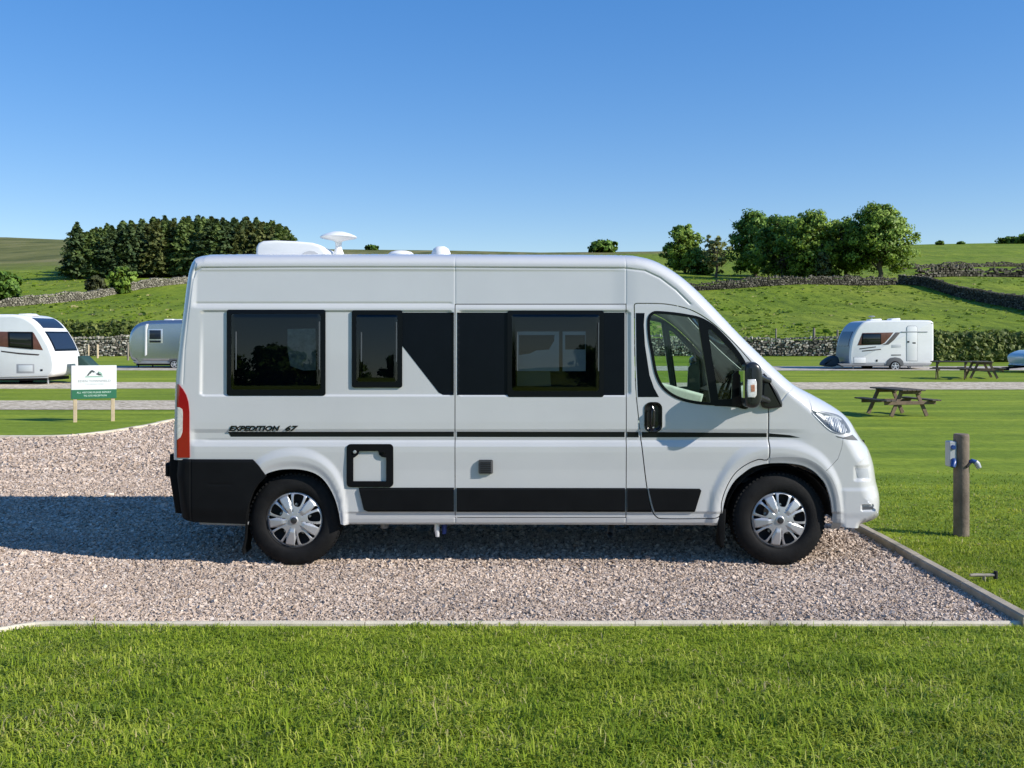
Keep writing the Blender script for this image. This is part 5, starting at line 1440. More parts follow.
# ---- hedges
def hedge(label, path, h, th, dens, leaf, lm, seed):
    g = np.random.default_rng(seed); p = densify(path, .25, False)
    acc = np.concatenate([[0], np.cumsum(np.linalg.norm(np.diff(p, axis=0), axis=1))]); L = acc[-1]
    n = int(dens * L); s = g.uniform(0, L, n)
    a = g.uniform(-.35, math.pi + .35, n)
    rag = 1 + .035 * np.sin(s * 1.3 + seed) + .03 * np.sin(s * 3.1) + .05 * np.sin(s * 7.7) + g.normal(0, .03, n)
    rr = g.uniform(.72, 1.06, n) ** .6
    oy = np.cos(a) * th / 2 * rr * rag; oz = np.where(g.random(n) < .65, g.uniform(0.03, 1, n) * h * rag, np.sin(a).clip(0.2) * h * rag * rr)
    oy = np.where(oz > h * .8, oy * .8, np.sign(oy) * np.maximum(np.abs(oy), th * .36))
    X = np.interp(s, acc, p[:, 0]); D = np.interp(s, acc, p[:, 1]) + oy
    cl = .22 * np.sin(s * 2.1) + .18 * np.sin(s * 5.3 + oz * 4)
    cen = np.stack([X, D - CAMD, terr(X, D) + oz], 1); o0 = np.array([p[len(p) // 2, 0], p[len(p) // 2, 1] - CAMD, zt(*p[len(p) // 2])])
    V, Q = cards(g, cen - o0, leaf, np.stack([np.zeros(n), np.sign(oy) * .4, .3 * np.ones(n)], 1))
    root = thing('hedge', label, 'hedge', tuple(o0))
    mesh_arrays('foliage', V, quads=Q, mats=[lm], tint=np.repeat(np.clip(.42 + cl + g.normal(0, .2, n), 0, 1), 4), parent=root)
    mb = MB()
    for i in range(int(L / .5)):
        s_ = (i + g.uniform(0, 1)) * .5; x, d = float(np.interp(s_, acc, p[:, 0])), float(np.interp(s_, acc, p[:, 1])) + g.normal(0, th * .12)
        z = zt(x, d); mb.tube([(x - o0[0], d - CAMD - o0[1], z - .1 - o0[2]), (x - o0[0] + g.normal(0, .12), d - CAMD - o0[1], z + h * .5 - o0[2]), (x - o0[0] + g.normal(0, .3), d - CAMD - o0[1], z + h * .85 - o0[2])], [.05, .04, .02], 5)
    mb.build('stems', BARK, root)
hedge('scruffy green hedge behind the stone wall between two left caravans', pxpath([(58, 82), (120, 82), (195, 82.5)]), 2.5, 1.8, 800, .26, L_HEDGE, 1)
hedge('thick clipped hedge behind the picnic tables at the right', pxpath([(931, 62), (985, 62.5), (1060, 63), (1130, 63.5)]), 1.85, 1.7, 760, .22, L_HEDGE, 2)

# ---- fence posts
WOODG = mat('weathered_wood', (0.22, 0.19, 0.15), 0.85, var=0.3, vscale=6, bump=0.4, bscale=50)
WOODP = mat('pale_wood', (0.52, 0.41, 0.27), 0.8, var=0.2, vscale=5, bump=0.3, bscale=60)
def post(px, d, row_top, wpx, label, m, group):
    x, y, z = at(px, d); h = CAMH - (row_top - HY) * d / FP - z; w = wpx * d / FP
    o = MB().lathe([(w * .5, -.3), (w * .5, h * .97), (w * .40, h), (.0001, h + .01)], 10, 'z').build('fence_post', m, None, smooth=40)
    o.location = (x, y, z); tag(o, label, 'fence post', group)
PG = 'wooden posts along the rear stone wall'
post(776, 79.3, 328.5, 1.6, 'thin wooden post above the stone wall nearest the campervan bonnet', WOODG, PG)
post(814, 79.3, 328.0, 2.4, 'stout wooden post above the stone wall between the two thinner posts', WOODG, PG)
post(837.5, 79.3, 330.0, 1.9, 'wooden post above the stone wall just left of the white caravan front', WOODG, PG)
post(88.5, 73, 345, 1.6, 'thin pale post in front of the wall, left of the two by the silver caravan', WOODP, PG)
post(97.5, 72, 344.5, 2.2, 'thicker pale post in front of the wall, nearer to the silver caravan', WOODP, PG)
post(128, 66, 343.5, 2.2, 'grey post standing at the left end of the silver caravan', WOODG, PG)

# ------------------------------------------------------------------ caravans
CARW = mat('caravan_white', (0.80, 0.80, 0.79), 0.35, coat=0.4, var=0.03)
CARW_SHADE = mat('caravan_white_shaded', (0.62, 0.65, 0.65), 0.4, coat=0.3, var=0.03)  # caravan white with the shade of the less sunlit side in its colour
CARBLUE = mat('caravan_slate', (0.25, 0.29, 0.34), 0.35, coat=0.4)
BROWN = mat('brown_graphic', (0.13, 0.055, 0.038), 0.4, var=0.2, vscale=8)
WINB = mat('caravan_window', (0.010, 0.012, 0.016), 0.06, spec=0.6)
WINBL = mat('front_window_blue', (0.016, 0.022, 0.036), 0.07, spec=0.5)
GREYL = mat('light_line', (0.35, 0.36, 0.37), 0.5)
TEAL = mat('hitch_cover_fabric', (0.015, 0.035, 0.050), 0.7, var=0.2)
GREEN = mat('hitch_cover_green', (0.02, 0.055, 0.045), 0.7, var=0.2)
STEEL = mat('galvanised_steel', (0.42, 0.43, 0.43), 0.45, metal=0.6, var=0.15)
class Side:
    """side-view builder: picture columns and rows on a plane at distance d become metres relative to the root"""
    def __init__(s, d, px0):
        s.d = d; s.x0, s.y0, s.z0 = at(px0, d); s.s = d / FP
    def p(s, px, py): return ((px - 512) * s.s - s.x0, CAMH - (py - HY) * s.s - s.z0)
    def pl(s, pts): return [s.p(a, b) for a, b in pts]
    def plate(s, name, pts, m, parent, off=-.012, th=.03, r=.004, sp=False):
        o = s.pl(pts)
        if sp: o = spline(o, 4, True)
        return MB().slab(o, off, off + th, r, 2).build(name, m, parent, smooth=40)
    def nose(s, name, prof, r0, r1, y0, y1, m, parent, off):
        """sheet laid over the end of the body between two heights, following the outline"""
        q = spline(s.pl(prof), 6); z0, z1 = s.p(0, r1)[1], s.p(0, r0)[1]
        q = q[(q[:, 1] >= z0) & (q[:, 1] <= z1)]; c = np.array(s.p(900 if prof[0][0] > 512 else -40, 345))
        tg = np.gradient(q, axis=0); tg /= np.linalg.norm(tg, axis=1, keepdims=True); nr = np.stack([-tg[:, 1], tg[:, 0]], 1)
        if np.sum(nr * (q - c)) < 0: nr = -nr
        a, b = q + nr * off, q - nr * .03
        return MB().prism(np.concatenate([a, b[::-1]]).tolist(), y0, y1).build(name, m, parent, smooth=40)
    def wheel(s, px, py, rpx, parent, y=.05):
        c = s.p(px, py); r = rpx * s.s; w = empty('wheel', (c[0], y, c[1]), 0, parent)
        MB().lathe([(r * .6, .01), (r * .66, 0), (r * .85, -.005), (r * .96, .02), (r, .06), (r, .14), (r * .9, .18), (.0001, .18)], 32).build('tyre', RUBBER, w, smooth=40)
        mb = MB().lathe([(.0001, -.01), (r * .12, -.012), (r * .16, .0), (r * .3, .012)], 24)
        for k in range(5):
            a = 2 * math.pi * k / 5 + .3; M = Matrix.Rotation(-a, 4, 'Y'); mb.box(r * .14, r * .64, -.004, .012, -r * .12, r * .12, M)
        mb.lathe([(r * .56, .012), (r * .60, -.006), (r * .68, -.004), (r * .70, .02)], 32)
        mb.build('rim', CHROME, w, smooth=40)
        MB().lathe([(.0001, .02), (r * .62, .02)], 24).build('brake_disc', DARK, w)
        return w
def leg_stand(mb, S, px, r0, r1, y, px2=None):
    a = S.p(px, r0); b = S.p(px2 or px, r1); mb.tube([(a[0], y, a[1]), (b[0], y, b[1])], .035, 6); mb.box(b[0] - .1, b[0] + .1, y - .08, y + .08, b[1] - .02, b[1] + .01)

# white caravan with brown graphics, right
S = Side(50.0, 885)
c1 = thing('caravan', 'white touring caravan with brown window graphics parked in front of the right hedge', 'caravan', (S.x0, S.y0, S.z0))
ol = [(850.4, 364.2), (849.6, 358), (850.4, 348), (852.6, 338), (857, 329), (861.5, 324), (867, 321), (876, 320.4), (900, 320.2), (928, 320.3), (932.5, 321.8), (934, 325.5), (934, 360), (931.5, 364), (906, 364.2)]
MB().slab(spline(S.pl(ol[:13]), 3).tolist() + S.pl(ol[13:]) , 0, 2.2, .10, 4).build('body', CARW, c1, smooth=45)
S.nose('front_panel', ol[:8], 322, 364, .10, 2.10, CARBLUE, c1, .008)
S.nose('front_window', ol[:8], 331.5, 347, .32, 1.88, WINBL, c1, .028)
S.plate('graphic_panel', [(857.4, 345.4), (862.4, 333), (893.5, 332.4), (890, 337), (884.5, 343), (881, 344.6)], BROWN, c1, -.010)
S.plate('graphic_panel', [(881.6, 345), (885.8, 343.3), (891, 337.5), (895.5, 332.4), (900.5, 332.4), (894, 340), (888.5, 344.6)], mat('grey_graphic', (0.12, 0.105, 0.10), 0.4), c1, -.010)
wn = S.plate('window', [(862.3, 333.5), (881, 333.5), (881, 344.4), (861.5, 344.6)], FRAMEB, c1, -.022, .03)
S.plate('pane', [(863.2, 334.4), (880.2, 334.4), (880.2, 343.6), (862.5, 343.8)], WINB, wn, -.03, .02)
dr = S.plate('door', [(906.2, 327.5), (908, 325.6), (916, 325.6), (917.6, 327.5), (917.6, 361.2), (906.2, 361.2)], GREYL, c1, -.008, .02)
S.plate('door_skin', [(906.7, 327.7), (908.2, 326.2), (915.8, 326.2), (917.1, 327.7), (917.1, 360.7), (906.7, 360.7)], CARW, dr, -.014, .02)
S.plate('handle', [(907.3, 341), (909.2, 341), (909.2, 342.6), (907.3, 342.6)], DARK, dr, -.03, .03)
S.plate('vent', [(912.4, 342.3), (915.6, 342.3), (915.6, 343.6), (912.4, 343.6)], DARK, dr, -.02, .02)
S.plate('awning_rail', [(901, 331.5), (927.5, 331.3), (927.5, 332.3), (901, 332.5)], GREYL, c1, -.02, .03)
S.plate('graphic_line', [(859.5, 348.4), (876, 346.4), (876, 347.3), (859.5, 349.4)], mat('dark_line', (0.06, 0.05, 0.05), 0.4), c1, -.010, .02)
S.plate('graphic_line', [(862, 350.6), (881, 348.9), (881, 349.8), (862, 351.6)], MATS['dark_line'], c1, -.010, .02)
S.plate('lettering_strip', [(891.5, 344.8), (901, 344.2), (901, 347.2), (891.5, 347.8)], mat('pale_grey_text', (0.55, 0.56, 0.57), 0.5), c1, -.008, .02)
S.plate('lettering_strip', [(891.2, 354.4), (901, 354.2), (901, 355.6), (891.2, 355.9)], mat('mid_grey_text', (0.25, 0.25, 0.25), 0.5), c1, -.008, .02)
lk = S.plate('locker', [(853.5, 357), (866.4, 357), (866.4, 363.4), (853.5, 363.4)], GREYL, c1, -.006, .02)
S.plate('locker_lid', [(854, 357.5), (865.9, 357.5), (865.9, 362.9), (854, 362.9)], CARW, lk, -.012, .02)
S.plate('socket', [(876, 359.6), (877.6, 359.6), (877.6, 361.6), (876, 361.6)], DARK, c1, -.02, .03)
S.plate('skirt', [(838, 363.6), (932, 363.6), (929, 366), (902, 366), (886, 365.8), (842, 365.8)], mat('skirt_grey', (0.30, 0.30, 0.30), 0.5), c1, .02, .06)
S.plate('wheel_arch', [(886.2, 365), (886.8, 361), (890, 358), (895, 357.2), (900, 358.2), (903, 361.2), (903.6, 365)], GREYT, c1, -.03, .05, sp=False)
S.wheel(895, 366.3, 5.6, c1, -.05)
MB().box(*(S.p(845, 0)[0], S.p(925, 0)[0]), .25, 2.0, S.p(0, 366.5)[1], S.p(0, 364)[1]).build('chassis', DARK, c1)
c = S.p(880, 366.6); MB().lathe([(.0001, 0), (.27, 0), (.29, .03), (.29, .16), (.0001, .18)], 24, 'y', (c[0], 1.75, c[1])).build('far_wheel', RUBBER, c1, smooth=40)
mb = MB(); leg_stand(mb, S, 855, 365, 371, .3); leg_stand(mb, S, 850, 365, 370, 1.9, 847); leg_stand(mb, S, 912, 365, 370, .3, 913); leg_stand(mb, S, 922, 365, 370, 1.9, 924); mb.build('corner_steady', STEEL, c1, smooth=40)
q = [S.p(a, b) for a, b in ((828, 364.5), (831, 360.5), (838, 356.6), (844, 357.5), (845, 366.4), (837, 367.3), (829, 366.2))]
MB().slab(spline(q, 3, True), .8, 1.5, .12, 4).build('hitch_cover', TEAL, c1, smooth=50)
mb = MB(); a = S.p(848, 367); b = S.p(831, 366.8); mb.beam((a[0], .7, a[1]), (b[0], 1.1, b[1]), .06, .1); mb.beam((a[0], 1.5, a[1]), (b[0], 1.1, b[1]), .06, .1); c = S.p(839, 371); mb.tube([(S.p(839, 364)[0], 1.1, S.p(839, 364)[1]), (c[0], 1.1, c[1])], .03, 6); mb.build('drawbar', STEEL, c1)
for (u, v, t) in ((875, 887, 318.8), (896, 906, 318.2)):
    mb = MB().slab(S.pl([(u, 321), (u + .4, t + .5), (u + 2, t), (v - 1, t - .4), (v, t), (v, 321)]), .7, 1.3, .05); mb.build('roof_light', WHITEP, c1, smooth=45)
a = S.p(879, 320); mb = MB().tube([(a[0], 1.0, a[1]), (a[0], 1.0, a[1] + .22)], .02, 6); b = S.p(879, 316); mb.lathe([(.0001, .04), (.12, .03), (.18, 0), (.12, -.03), (.0001, -.03)], 20, 'z', (b[0], 1.0, b[1])); mb.build('aerial', STEEL, c1, smooth=40)

# white caravan cut by the left edge
S = Side(36.8, 0)
c2 = thing('caravan', 'white touring caravan with blue front window, cut off by the left edge', 'caravan', (S.x0, S.y0, S.z0))
ol = [(-112, 378), (-113, 325), (-109, 317), (-98, 314.8), (-40, 314.4), (0, 314.2), (14, 314.4), (25, 316.5), (34, 322), (42, 331.5), (49, 343.5), (53.6, 355), (55, 364), (54.4, 372), (51, 376.4), (40, 377.6), (0, 378.4)]
nose2 = ol[5:15]
MB().slab(spline(S.pl(ol), 3, True), 0, 2.3, .14, 5).build('body', CARW, c2, smooth=45)
S.plate('shaded_side_panel', [(-108, 377), (-109, 320), (14, 317), (24, 319.4), (32.5, 325), (40.5, 335), (47, 346), (51, 356), (52.4, 364), (51.6, 371), (48, 375.6), (0, 377.0)], CARW_SHADE, c2, -.008, .04)  # greyer plate paints this side as shaded beside the sunlit front
S.plate('graphic_panel', [(-60, 331.2), (31.5, 331.8), (34, 333), (38.5, 341), (43.2, 350.2), (0, 346.6), (-60, 344)], BROWN, c2, -.014, .03)
wn = S.plate('window', [(8.4, 331.6), (33, 331.9), (33.5, 349.4), (8.8, 347.2)], FRAMEB, c2, -.026, .03)
S.plate('pane', [(10, 333.2), (31.6, 333.5), (31.8, 347.4), (10.2, 345.6)], WINB, wn, -.034, .02)
wn = S.plate('window', [(-55, 331.6), (-4, 331.6), (-4, 346), (-55, 344)], FRAMEB, c2, -.026, .03)
S.plate('pane', [(-53, 333.2), (-6, 333.2), (-6, 344.4), (-53, 342.4)], WINB, wn, -.034, .02)
S.nose('roof_window', nose2, 317.5, 329, .28, 2.02, WINBL, c2, .014)
fw = S.nose('front_window', nose2, 330.5, 351.5, .20, 2.1, FRAMEB, c2, .014)
S.nose('pane', nose2, 331.8, 350.3, .28, 2.02, WINBL, fw, .024)
S.plate('graphic_line', [(1, 350.6), (18, 352.6), (39.8, 354.2), (38.5, 355.6), (20, 354.4), (1.5, 352)], MATS['dark_line'], c2, -.012, .02)
S.plate('locker', [(16.5, 364), (34.5, 364), (34.5, 373.4), (16.5, 373.4)], GREYL, c2, -.010, .02)
S.plate('locker_lid', [(18.6, 365.3), (32.6, 365.3), (32.6, 371.6), (18.6, 371.6)], CARW_SHADE, c2, -.018, .02)
S.plate('socket', [(40.6, 369.2), (42.8, 369.2), (42.8, 371), (40.6, 371)], DARK, c2, -.02, .03)
S.plate('skirt', [(-108, 377.4), (0, 377.8), (48, 377), (47, 378), (0, 378.9), (-108, 378.8)], mat('skirt_light', (0.5, 0.5, 0.49), 0.5), c2, .03, .06)
mb = MB(); leg_stand(mb, S, 44, 376.5, 385.5, .3, 44.5); leg_stand(mb, S, 66, 376, 383, 1.9, 67); mb.build('corner_steady', STEEL, c2, smooth=40)
MB().box(S.p(-100, 0)[0], S.p(45, 0)[0], .3, 2.0, S.p(0, 381)[1], S.p(0, 378)[1]).build('chassis', DARK, c2)
S.wheel(-30, 378, 7.6, c2, -.04)
c = S.p(4, 379.5); MB().lathe([(.0001, 0), (.26, 0), (.29, .03), (.29, .16), (.0001, .18)], 24, 'y', (c[0], 1.6, c[1])).build('far_wheel', RUBBER, c2, smooth=40)
q = S.pl([(68, 356.5), (72.5, 356.5), (80, 364), (84.5, 368), (84, 372), (69, 374)])
MB().slab(q, .75, 1.55, .08, 3).build('hitch_cover', GREEN, c2, smooth=50)
mb = MB(); a = S.p(66, 374.5); b = S.p(85, 374.5); mb.beam((a[0], .7, a[1]), (b[0], 1.15, b[1]), .06, .1); mb.beam((a[0], 1.6, a[1]), (b[0], 1.15, b[1]), .06, .1); c = S.p(78, 383); mb.tube([(c[0], 1.15, S.p(78, 370)[1]), (c[0], 1.15, c[1])], .03, 6); mb.build('drawbar', STEEL, c2)
MB().slab(S.pl([(8, 315.5), (9, 313.4), (20, 313), (24, 315.5)]), .7, 1.3, .04).build('roof_light', WHITEP, c2, smooth=45)

# polished silver caravan
S = Side(51.5, 165)
ALU = mat('polished_aluminium', (0.46, 0.48, 0.50), 0.24, metal=0.9, rvar=0.10)
c3 = thing('caravan', 'rounded polished silver caravan half hidden behind the campervan', 'caravan', (S.x0, S.y0, S.z0))
ol = [(141, 362.4), (134, 361.6), (130, 358.8), (128.4, 353), (127.8, 345), (128.4, 336.5), (130.8, 329.8), (136, 324.5), (144, 321.4), (160, 320.2), (200, 319.8), (262, 320.2), (274, 323), (281, 331), (283.5, 343), (281, 354), (274, 360.6), (262, 362.4), (200, 362.4)]
MB().slab(spline(S.pl(ol), 4, True), 0, 2.3, .22, 7).build('body', ALU, c3, smooth=60)
wn = S.plate('window', [(148.6, 329), (162.6, 329), (162.6, 343.2), (148.6, 343.2)], mat('alu_trim', (0.75, 0.76, 0.77), 0.35, metal=0.7), c3, -.02, .05)
S.plate('pane', [(149.6, 330.2), (161, 330.2), (161, 339.2), (149.6, 339.2)], WINBL, wn, -.03, .03)
S.plate('pane', [(149.6, 340.4), (161, 340.4), (161, 342.6), (149.6, 342.6)], WINB, wn, -.03, .03)
S.plate('awning_arm', [(145.4, 326.5), (146.6, 324), (148.4, 324), (146.8, 330), (146.6, 355), (145.2, 356)], WHITEP, c3, -.06, .08)
S.plate('bumper', [(132, 361), (180, 361.4), (280, 361.6), (278, 364), (136, 363.6)], STEEL, c3, .03, .1)
S.plate('wheel_arch', [(168.5, 361.8), (169.5, 358.8), (180, 358.4), (190, 358.8), (191, 361.8)], GREYT, c3, -.01, .06)
S.wheel(174.4, 364.4, 4.9, c3, -.02); S.wheel(186.5, 364.4, 4.9, c3, -.02)
mb = MB(); leg_stand(mb, S, 135, 362, 368, .5); leg_stand(mb, S, 150, 362, 368, .4); mb.box(S.p(137, 0)[0], S.p(278, 0)[0], .3, 2.0, S.p(0, 365.4)[1], S.p(0, 362)[1]); mb.build('chassis', DARK, c3)
mb = MB().tube([(S.p(129.5, 0)[0], 1.1, S.p(0, 352)[1]), (S.p(129.5, 0)[0], 1.1, S.p(0, 366)[1])], .07, 8); mb.beam((S.p(134, 0)[0], 1.1, S.p(0, 363)[1]), (S.p(126.5, 0)[0], 1.1, S.p(0, 363)[1]), .1, .1); mb.build('drawbar', GREYT, c3, smooth=40)
for (u, v, t) in ((158, 168, 318.7), (168, 182, 318.9)):
    MB().slab(S.pl([(u, 321), (u + 1, t), (v - 1, t), (v, 321)]), .8, 1.4, .03).build('roof_vent', WHITEP, c3, smooth=45)

# small pale blue trailer at the right edge
S = Side(46.0, 1024); SH = 11
c4 = thing('teardrop_trailer', 'small rounded pale blue camping trailer cut off by the right edge', 'trailer', (S.x0, S.y0, S.z0))
ol = [(a + 11, b) for a, b in [(1015.6, 362), (1014.6, 358), (1016.4, 354.8), (1021, 352.4), (1028, 350.4), (1045, 350), (1060, 353), (1072, 360), (1074, 366), (1020, 366), (1017, 364.6)]]
MB().slab(spline(S.pl(ol), 3, True), 0, 1.9, .25, 6).build('body', mat('pale_blue_paint', (0.36, 0.52, 0.60), 0.3, coat=0.5), c4, smooth=50)
S.plate('window', [(1028, 357.6), (1030, 357.2), (1030, 361.4), (1028.4, 362)], WINB, c4, -.012, .1)
S.plate('window', [(1034, 356.4), (1050, 355), (1050, 360.6), (1034.6, 361.6)], WINB, c4, -.02, .04)
S.wheel(1040, 369, 6.5, c4, -.03)
mb = MB(); mb.beam((S.p(1036, 0)[0], .95, S.p(0, 367)[1]), (S.p(1012, 0)[0], .95, S.p(0, 369)[1]), .1, .1); mb.tube([(S.p(1013, 0)[0], .95, S.p(0, 368)[1]), (S.p(1013, 0)[0], .95, S.p(0, 374.5)[1])], .04, 6)
mb.box(S.p(1009, 0)[0], S.p(1018, 0)[0], .8, 1.1, S.p(0, 371)[1], S.p(0, 369)[1]); mb.build('drawbar', DARK, c4)

# ------------------------------------------------------------------ sign
xl, dl = (75 - 512) * 21.65 / FP, 21.65
rot = R(22)
sg = thing('sign_board', 'white and green site sign on two wooden posts on the lawn', 'sign', (xl, dl - CAMD, zt(xl, dl)), rot)
sw_ = (116.4 - 71.6) * 21.7 / FP / math.cos(rot) * .862; bz = lambda row: CAMH - (row - HY) * dl / FP - zt(xl, dl)
zb, zm, zt_ = bz(399), bz(389.9), bz(365.6)
x0 = -.075
SIGNW = mat('sign_white', (0.82, 0.83, 0.82), 0.4); SIGNG = mat('sign_green', (0.035, 0.16, 0.085), 0.4)
MB().box(x0, x0 + sw_, -.012, .0, zm, zt_, ch=.003).build('sign_panel', SIGNW, sg)
MB().box(x0, x0 + sw_, -.012, .0, zb, zm - .001, ch=.003).build('sign_base_panel', SIGNG, sg)
for xx in (.0, sw_ - .155 + .0):
    MB().box(xx - .04, xx + .04, .003, .075, -.25, zt_ - .03, ch=.006).build('post', WOODP, sg)
MB().box(x0 - .012, x0 - .001, -.014, .03, zb - .01, zt_ + .005).build('edge_trim', GREYT, sg)
def sign_shape(name, pts, m, y=-.0150):
    w = sw_; h = zt_ - zb
    return MB().prism([(x0 + a * w, zb + b * h) for a, b in pts], y, -.0121).build(name, m, sg)
INK = mat('sign_ink', (0.06, 0.075, 0.075), 0.5); SAGE = mat('sign_sage', (0.30, 0.48, 0.38), 0.5); FAINT = mat('sign_grey_ink', (0.36, 0.38, 0.38), 0.5); MINT = mat('sign_mint', (0.68, 0.86, 0.74), 0.5)
sign_shape('logo', [(.33, .68), (.37, .76), (.42, .84), (.455, .865), (.50, .83), (.54, .79), (.51, .795), (.48, .78), (.455, .81), (.43, .76), (.40, .74), (.385, .70)], INK)
sign_shape('logo', [(.53, .745), (.57, .765), (.60, .81), (.605, .76), (.66, .72), (.67, .69), (.60, .70)], INK, -.0155)
sign_shape('logo', [(.59, .82), (.63, .805), (.67, .76), (.69, .69), (.66, .70), (.63, .74), (.60, .76)], SAGE)
sign_shape('logo', [(.29, .645), (.71, .645), (.69, .672), (.60, .680), (.42, .680), (.31, .672)], SAGE)
def sign_text(t, u0, u1, v0, v1, m):
    o = text_mesh(t, .1, m, 'lettering', sg, extrude=.0006)
    co = np.array([v.co for v in o.data.vertices]); a, b, c, d = co[:, 0].min(), co[:, 0].max(), co[:, 1].min(), co[:, 1].max(); w = sw_; h = zt_ - zb
    o.data.transform(Matrix.Translation((-a, -c, 0))); o.data.transform(Matrix.Diagonal(((u1 - u0) * w / (b - a), (v1 - v0) * h / (d - c), 1, 1)))
    o.rotation_euler = (math.pi / 2, 0, 0); o.location = (x0 + u0 * w, -.0145, zb + v0 * h)
sign_text('EDEN TOWNFIELD', .15, .87, .50, .565, FAINT)
sign_text('TOURING PARK', .30, .72, .42, .455, mat('sign_pale_ink', (0.55, 0.56, 0.56), 0.5))
sign_text('ALL VISITORS PLEASE REPORT', .12, .88, .165, .215, MINT)
sign_text('TO SITE RECEPTION', .27, .78, .065, .115, MINT)

# ------------------------------------------------------------------ picnic tables
TW = mat('old_table_wood', (0.085, 0.068, 0.050), 0.8, var=0.35, vscale=7, bump=0.4, bscale=60)
TWL = mat('table_frame_wood', (0.15, 0.105, 0.068), 0.8, var=0.3, vscale=7, bump=0.3, bscale=60)
def picnic_table(label, px, d, rz, s=1.0):
    x, y, z = at(px, d)
    r = thing('picnic_table', label, 'picnic table', (x, y, z), rz, 'wooden picnic tables on the lawn'); r.scale = (s, s, s)
    mb = MB()
    for k in range(5): mb.box(-.36 + k * .147, -.36 + k * .147 + .135, -.80, .80, .705, .745, ch=.006)
    mb.build('table_top', TW, r)
    for sx in (-1, 1):
        mb = MB()
        for k in range(2): c = sx * (.64 + k * .15); mb.box(c - .068, c + .068, -.80, .80, .415, .455, ch=.006)
        mb.build('bench_seat', TW, r)
    for sy in (-.56, .56):
        for sx in (-1, 1): MB().beam((sx * .22, sy, .705), (sx * .56, sy, -.01), .045, .10, (sx, 0, .3)).build('leg', TWL, r)
        MB().box(-.80, .80, sy - .075, sy - .026, .315, .412, ch=.006).build('bench_rail', TWL, r)
        MB().box(-.34, .34, sy - .075, sy - .026, .61, .703, ch=.006).build('top_rail', TWL, r)
    return r
picnic_table('dark wooden picnic table standing alone on the lawn, nearest the campervan', 897, 23.6, R(12), .86)
picnic_table('wooden picnic table seen broadside between the white caravan and the hedge', 951, 41.0, R(62), .98)
picnic_table('wooden picnic table seen end-on in front of the hedge near the right edge', 981, 41.5, R(-14), .95)

# ------------------------------------------------------------------ hook-up post by the pitch
d = 9.3; x, y, z = at(961.3, d)
hp = thing('hookup_post', 'round brown wooden hook-up post with blue sockets beside the gravel pitch', 'post', (x, y, z))
s = d / FP
POSTW = mat('post_wood', (0.155, 0.120, 0.088), 0.85, var=0.35, vscale=4, bump=0.5, bscale=35)
rr = 7.4 * s
MB().lathe([(rr, -.2), (rr, .94), (rr * .96, .955), (rr * .9, .962), (.0001, .962)], 28, 'z').build('post', POSTW, hp, smooth=40)
SOCK = mat('socket_box', (0.42, 0.44, 0.45), 0.4, var=0.05); BLUE = mat('socket_blue', (0.02, 0.06, 0.22), 0.35)
h0 = lambda row: CAMH - (row - HY) * s - z
bx = (947.4 - 961.3) * s
MB().box(bx, -rr * .88, -.045, .055, h0(466.5), h0(441), ch=.008).build('socket_box', SOCK, hp)
M1 = Matrix.Translation((bx + .012, -.066, h0(446.6))); 
MB().lathe([(.0001, -.02), (.019, -.02), (.023, -.012), (.023, .004)], 20, 'y', (bx + .034, -.046, h0(446.8))).build('socket', BLUE, hp, smooth=40)
mb = MB().tube([(bx + .04, -.04, h0(459.5)), (bx + .03, -.07, h0(461.5)), (bx + .012, -.085, h0(466))], [.024, .025, .022], 14); mb.build('plug', BLUE, hp, smooth=45)
mb = MB().tube([(rr * .7, -.03, h0(463)), (rr * 1.1, -.05, h0(460.2)), (rr * 1.55, -.055, h0(461.5))], [.017, .023, .024], 14); mb.build('plug', BLUE, hp, smooth=45)
mb = MB().tube([(rr * 1.5, -.055, h0(461)), (rr * 1.75, -.058, h0(463)), (rr * 1.98, -.06, h0(467))], [.025, .027, .024], 14); mb.build('plug_cap', SOCK, hp, smooth=45)
mb = MB().tube([(rr * .2, -rr * 1.0, h0(466)), (rr * .6, -rr * .9, h0(463.5)), (rr * .9, -rr * .6, h0(462))], .014, 10); mb.build('cable', DARK, hp, smooth=45)

# small standpipe stub beside the kerb
d = 7.55; x, y, z = at(985, d); s = d / FP
tp = thing('standpipe', 'small weathered tap pipe with dark end lying beside the side kerb', 'tap', (x, y, z))
MB().tube([(-15 * s, 0, .025), (-8 * s, 0.005, .027), (0, 0, .025), (9 * s, -.005, .03)], [.012, .014, .014, .013], 10).build('pipe', mat('weathered_brass', (0.30, 0.26, 0.20), 0.6, var=0.3, vscale=30), tp, smooth=50)
MB().tube([(10 * s, -.005, .0), (10.4 * s, -.005, .06)], [.018, .016], 10).build('tap_head', DARK, tp, smooth=40)
MB().tube([(-1 * s, 0, -.06), (-1 * s, 0, .025)], .014, 8).build('riser', MATS['weathered_brass'], tp, smooth=40)
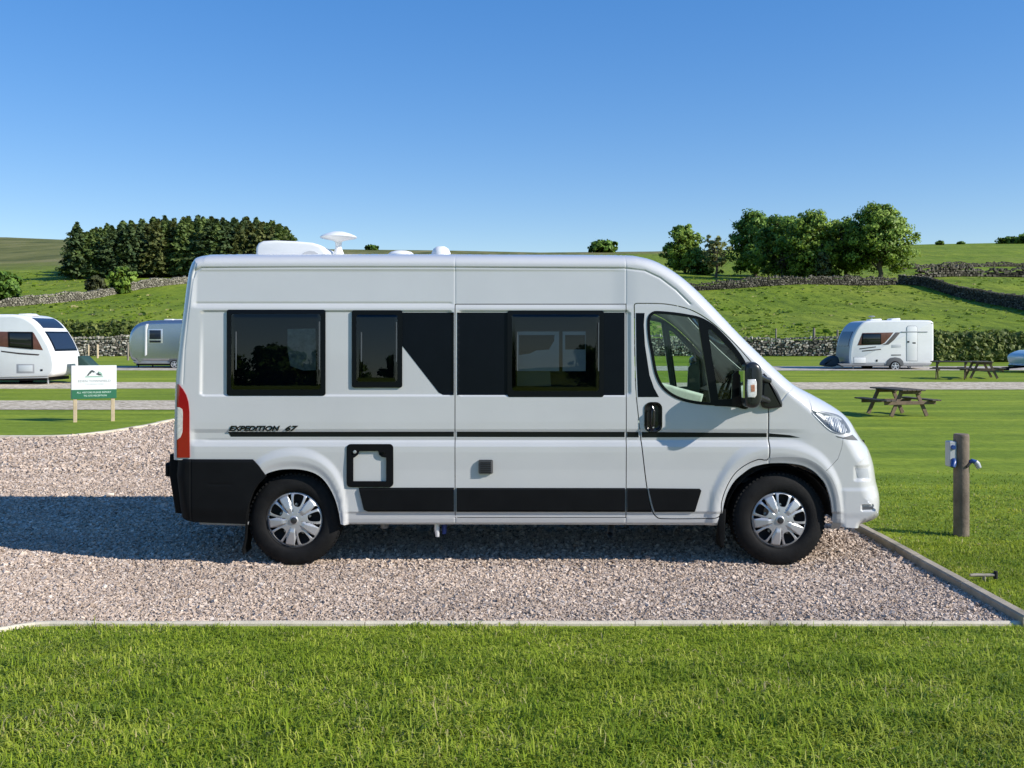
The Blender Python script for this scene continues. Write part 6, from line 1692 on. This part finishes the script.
# ------------------------------------------------------------------ light, sky, camera
def set_light():
    w = bpy.data.worlds.new('World'); SC.world = w; w.use_nodes = True
    t = w.node_tree; bg = t.nodes['Background']
    sky = t.nodes.new('ShaderNodeTexSky'); sky.sky_type = 'NISHITA'; sky.sun_disc = False
    sky.sun_elevation = SUN_EL; sky.sun_rotation = math.pi / 2 + SUN_AZ
    sky.altitude = 300; sky.air_density = 1.0; sky.dust_density = 0.1; sky.ozone_density = 3.5
    hs = t.nodes.new('ShaderNodeHueSaturation'); hs.inputs['Saturation'].default_value = 1.72; hs.inputs['Value'].default_value = 1.38; hs.inputs['Hue'].default_value = 0.515; gm = t.nodes.new('ShaderNodeGamma'); gm.inputs[1].default_value = 0.60; t.links.new(sky.outputs[0], gm.inputs[0]); t.links.new(gm.outputs[0], hs.inputs['Color']); t.links.new(hs.outputs[0], bg.inputs[0]); bg.inputs[1].default_value = SKY_STRENGTH
    l = bpy.data.lights.new('sun', 'SUN'); l.energy = SUN_STRENGTH; l.angle = R(0.5); l.color = (1.0, 0.945, 0.865)
    o = bpy.data.objects.new('sun', l); link(o)
    v = Vector((math.cos(SUN_EL) * math.cos(SUN_AZ), -math.cos(SUN_EL) * math.sin(SUN_AZ), math.sin(SUN_EL)))
    o.rotation_euler = v.to_track_quat('Z', 'Y').to_euler(); o.location = (40, -15, 30)
SKY_STRENGTH, SUN_STRENGTH = 0.15, 4.1
set_light()
cam = bpy.data.cameras.new('camera'); cam.sensor_width = 36.0; cam.lens = 36.0 * FP / 1024.0; cam.shift_y = -(384 - HY) / 1024.0
cam.clip_start = 0.1; cam.clip_end = 4000
co = bpy.data.objects.new('camera', cam); link(co); co.location = (0, -CAMD, CAMH); co.rotation_euler = (math.pi / 2, 0, 0)
SC.camera = co
SC.view_settings.view_transform = 'Standard'; SC.view_settings.look = 'None'; SC.view_settings.exposure = 0.55; SC.view_settings.gamma = 1.0
SC.render.film_transparent = False
SC.cycles.use_denoising = True; SC.cycles.denoiser = 'OPENIMAGEDENOISE'; SC.cycles.denoising_input_passes = 'RGB_ALBEDO_NORMAL'
SC.cycles.max_bounces = 8; SC.cycles.transparent_max_bounces = 16; SC.cycles.caustics_reflective = False; SC.cycles.caustics_refractive = False
SC.cycles.use_adaptive_sampling = True; SC.cycles.adaptive_threshold = 0.01
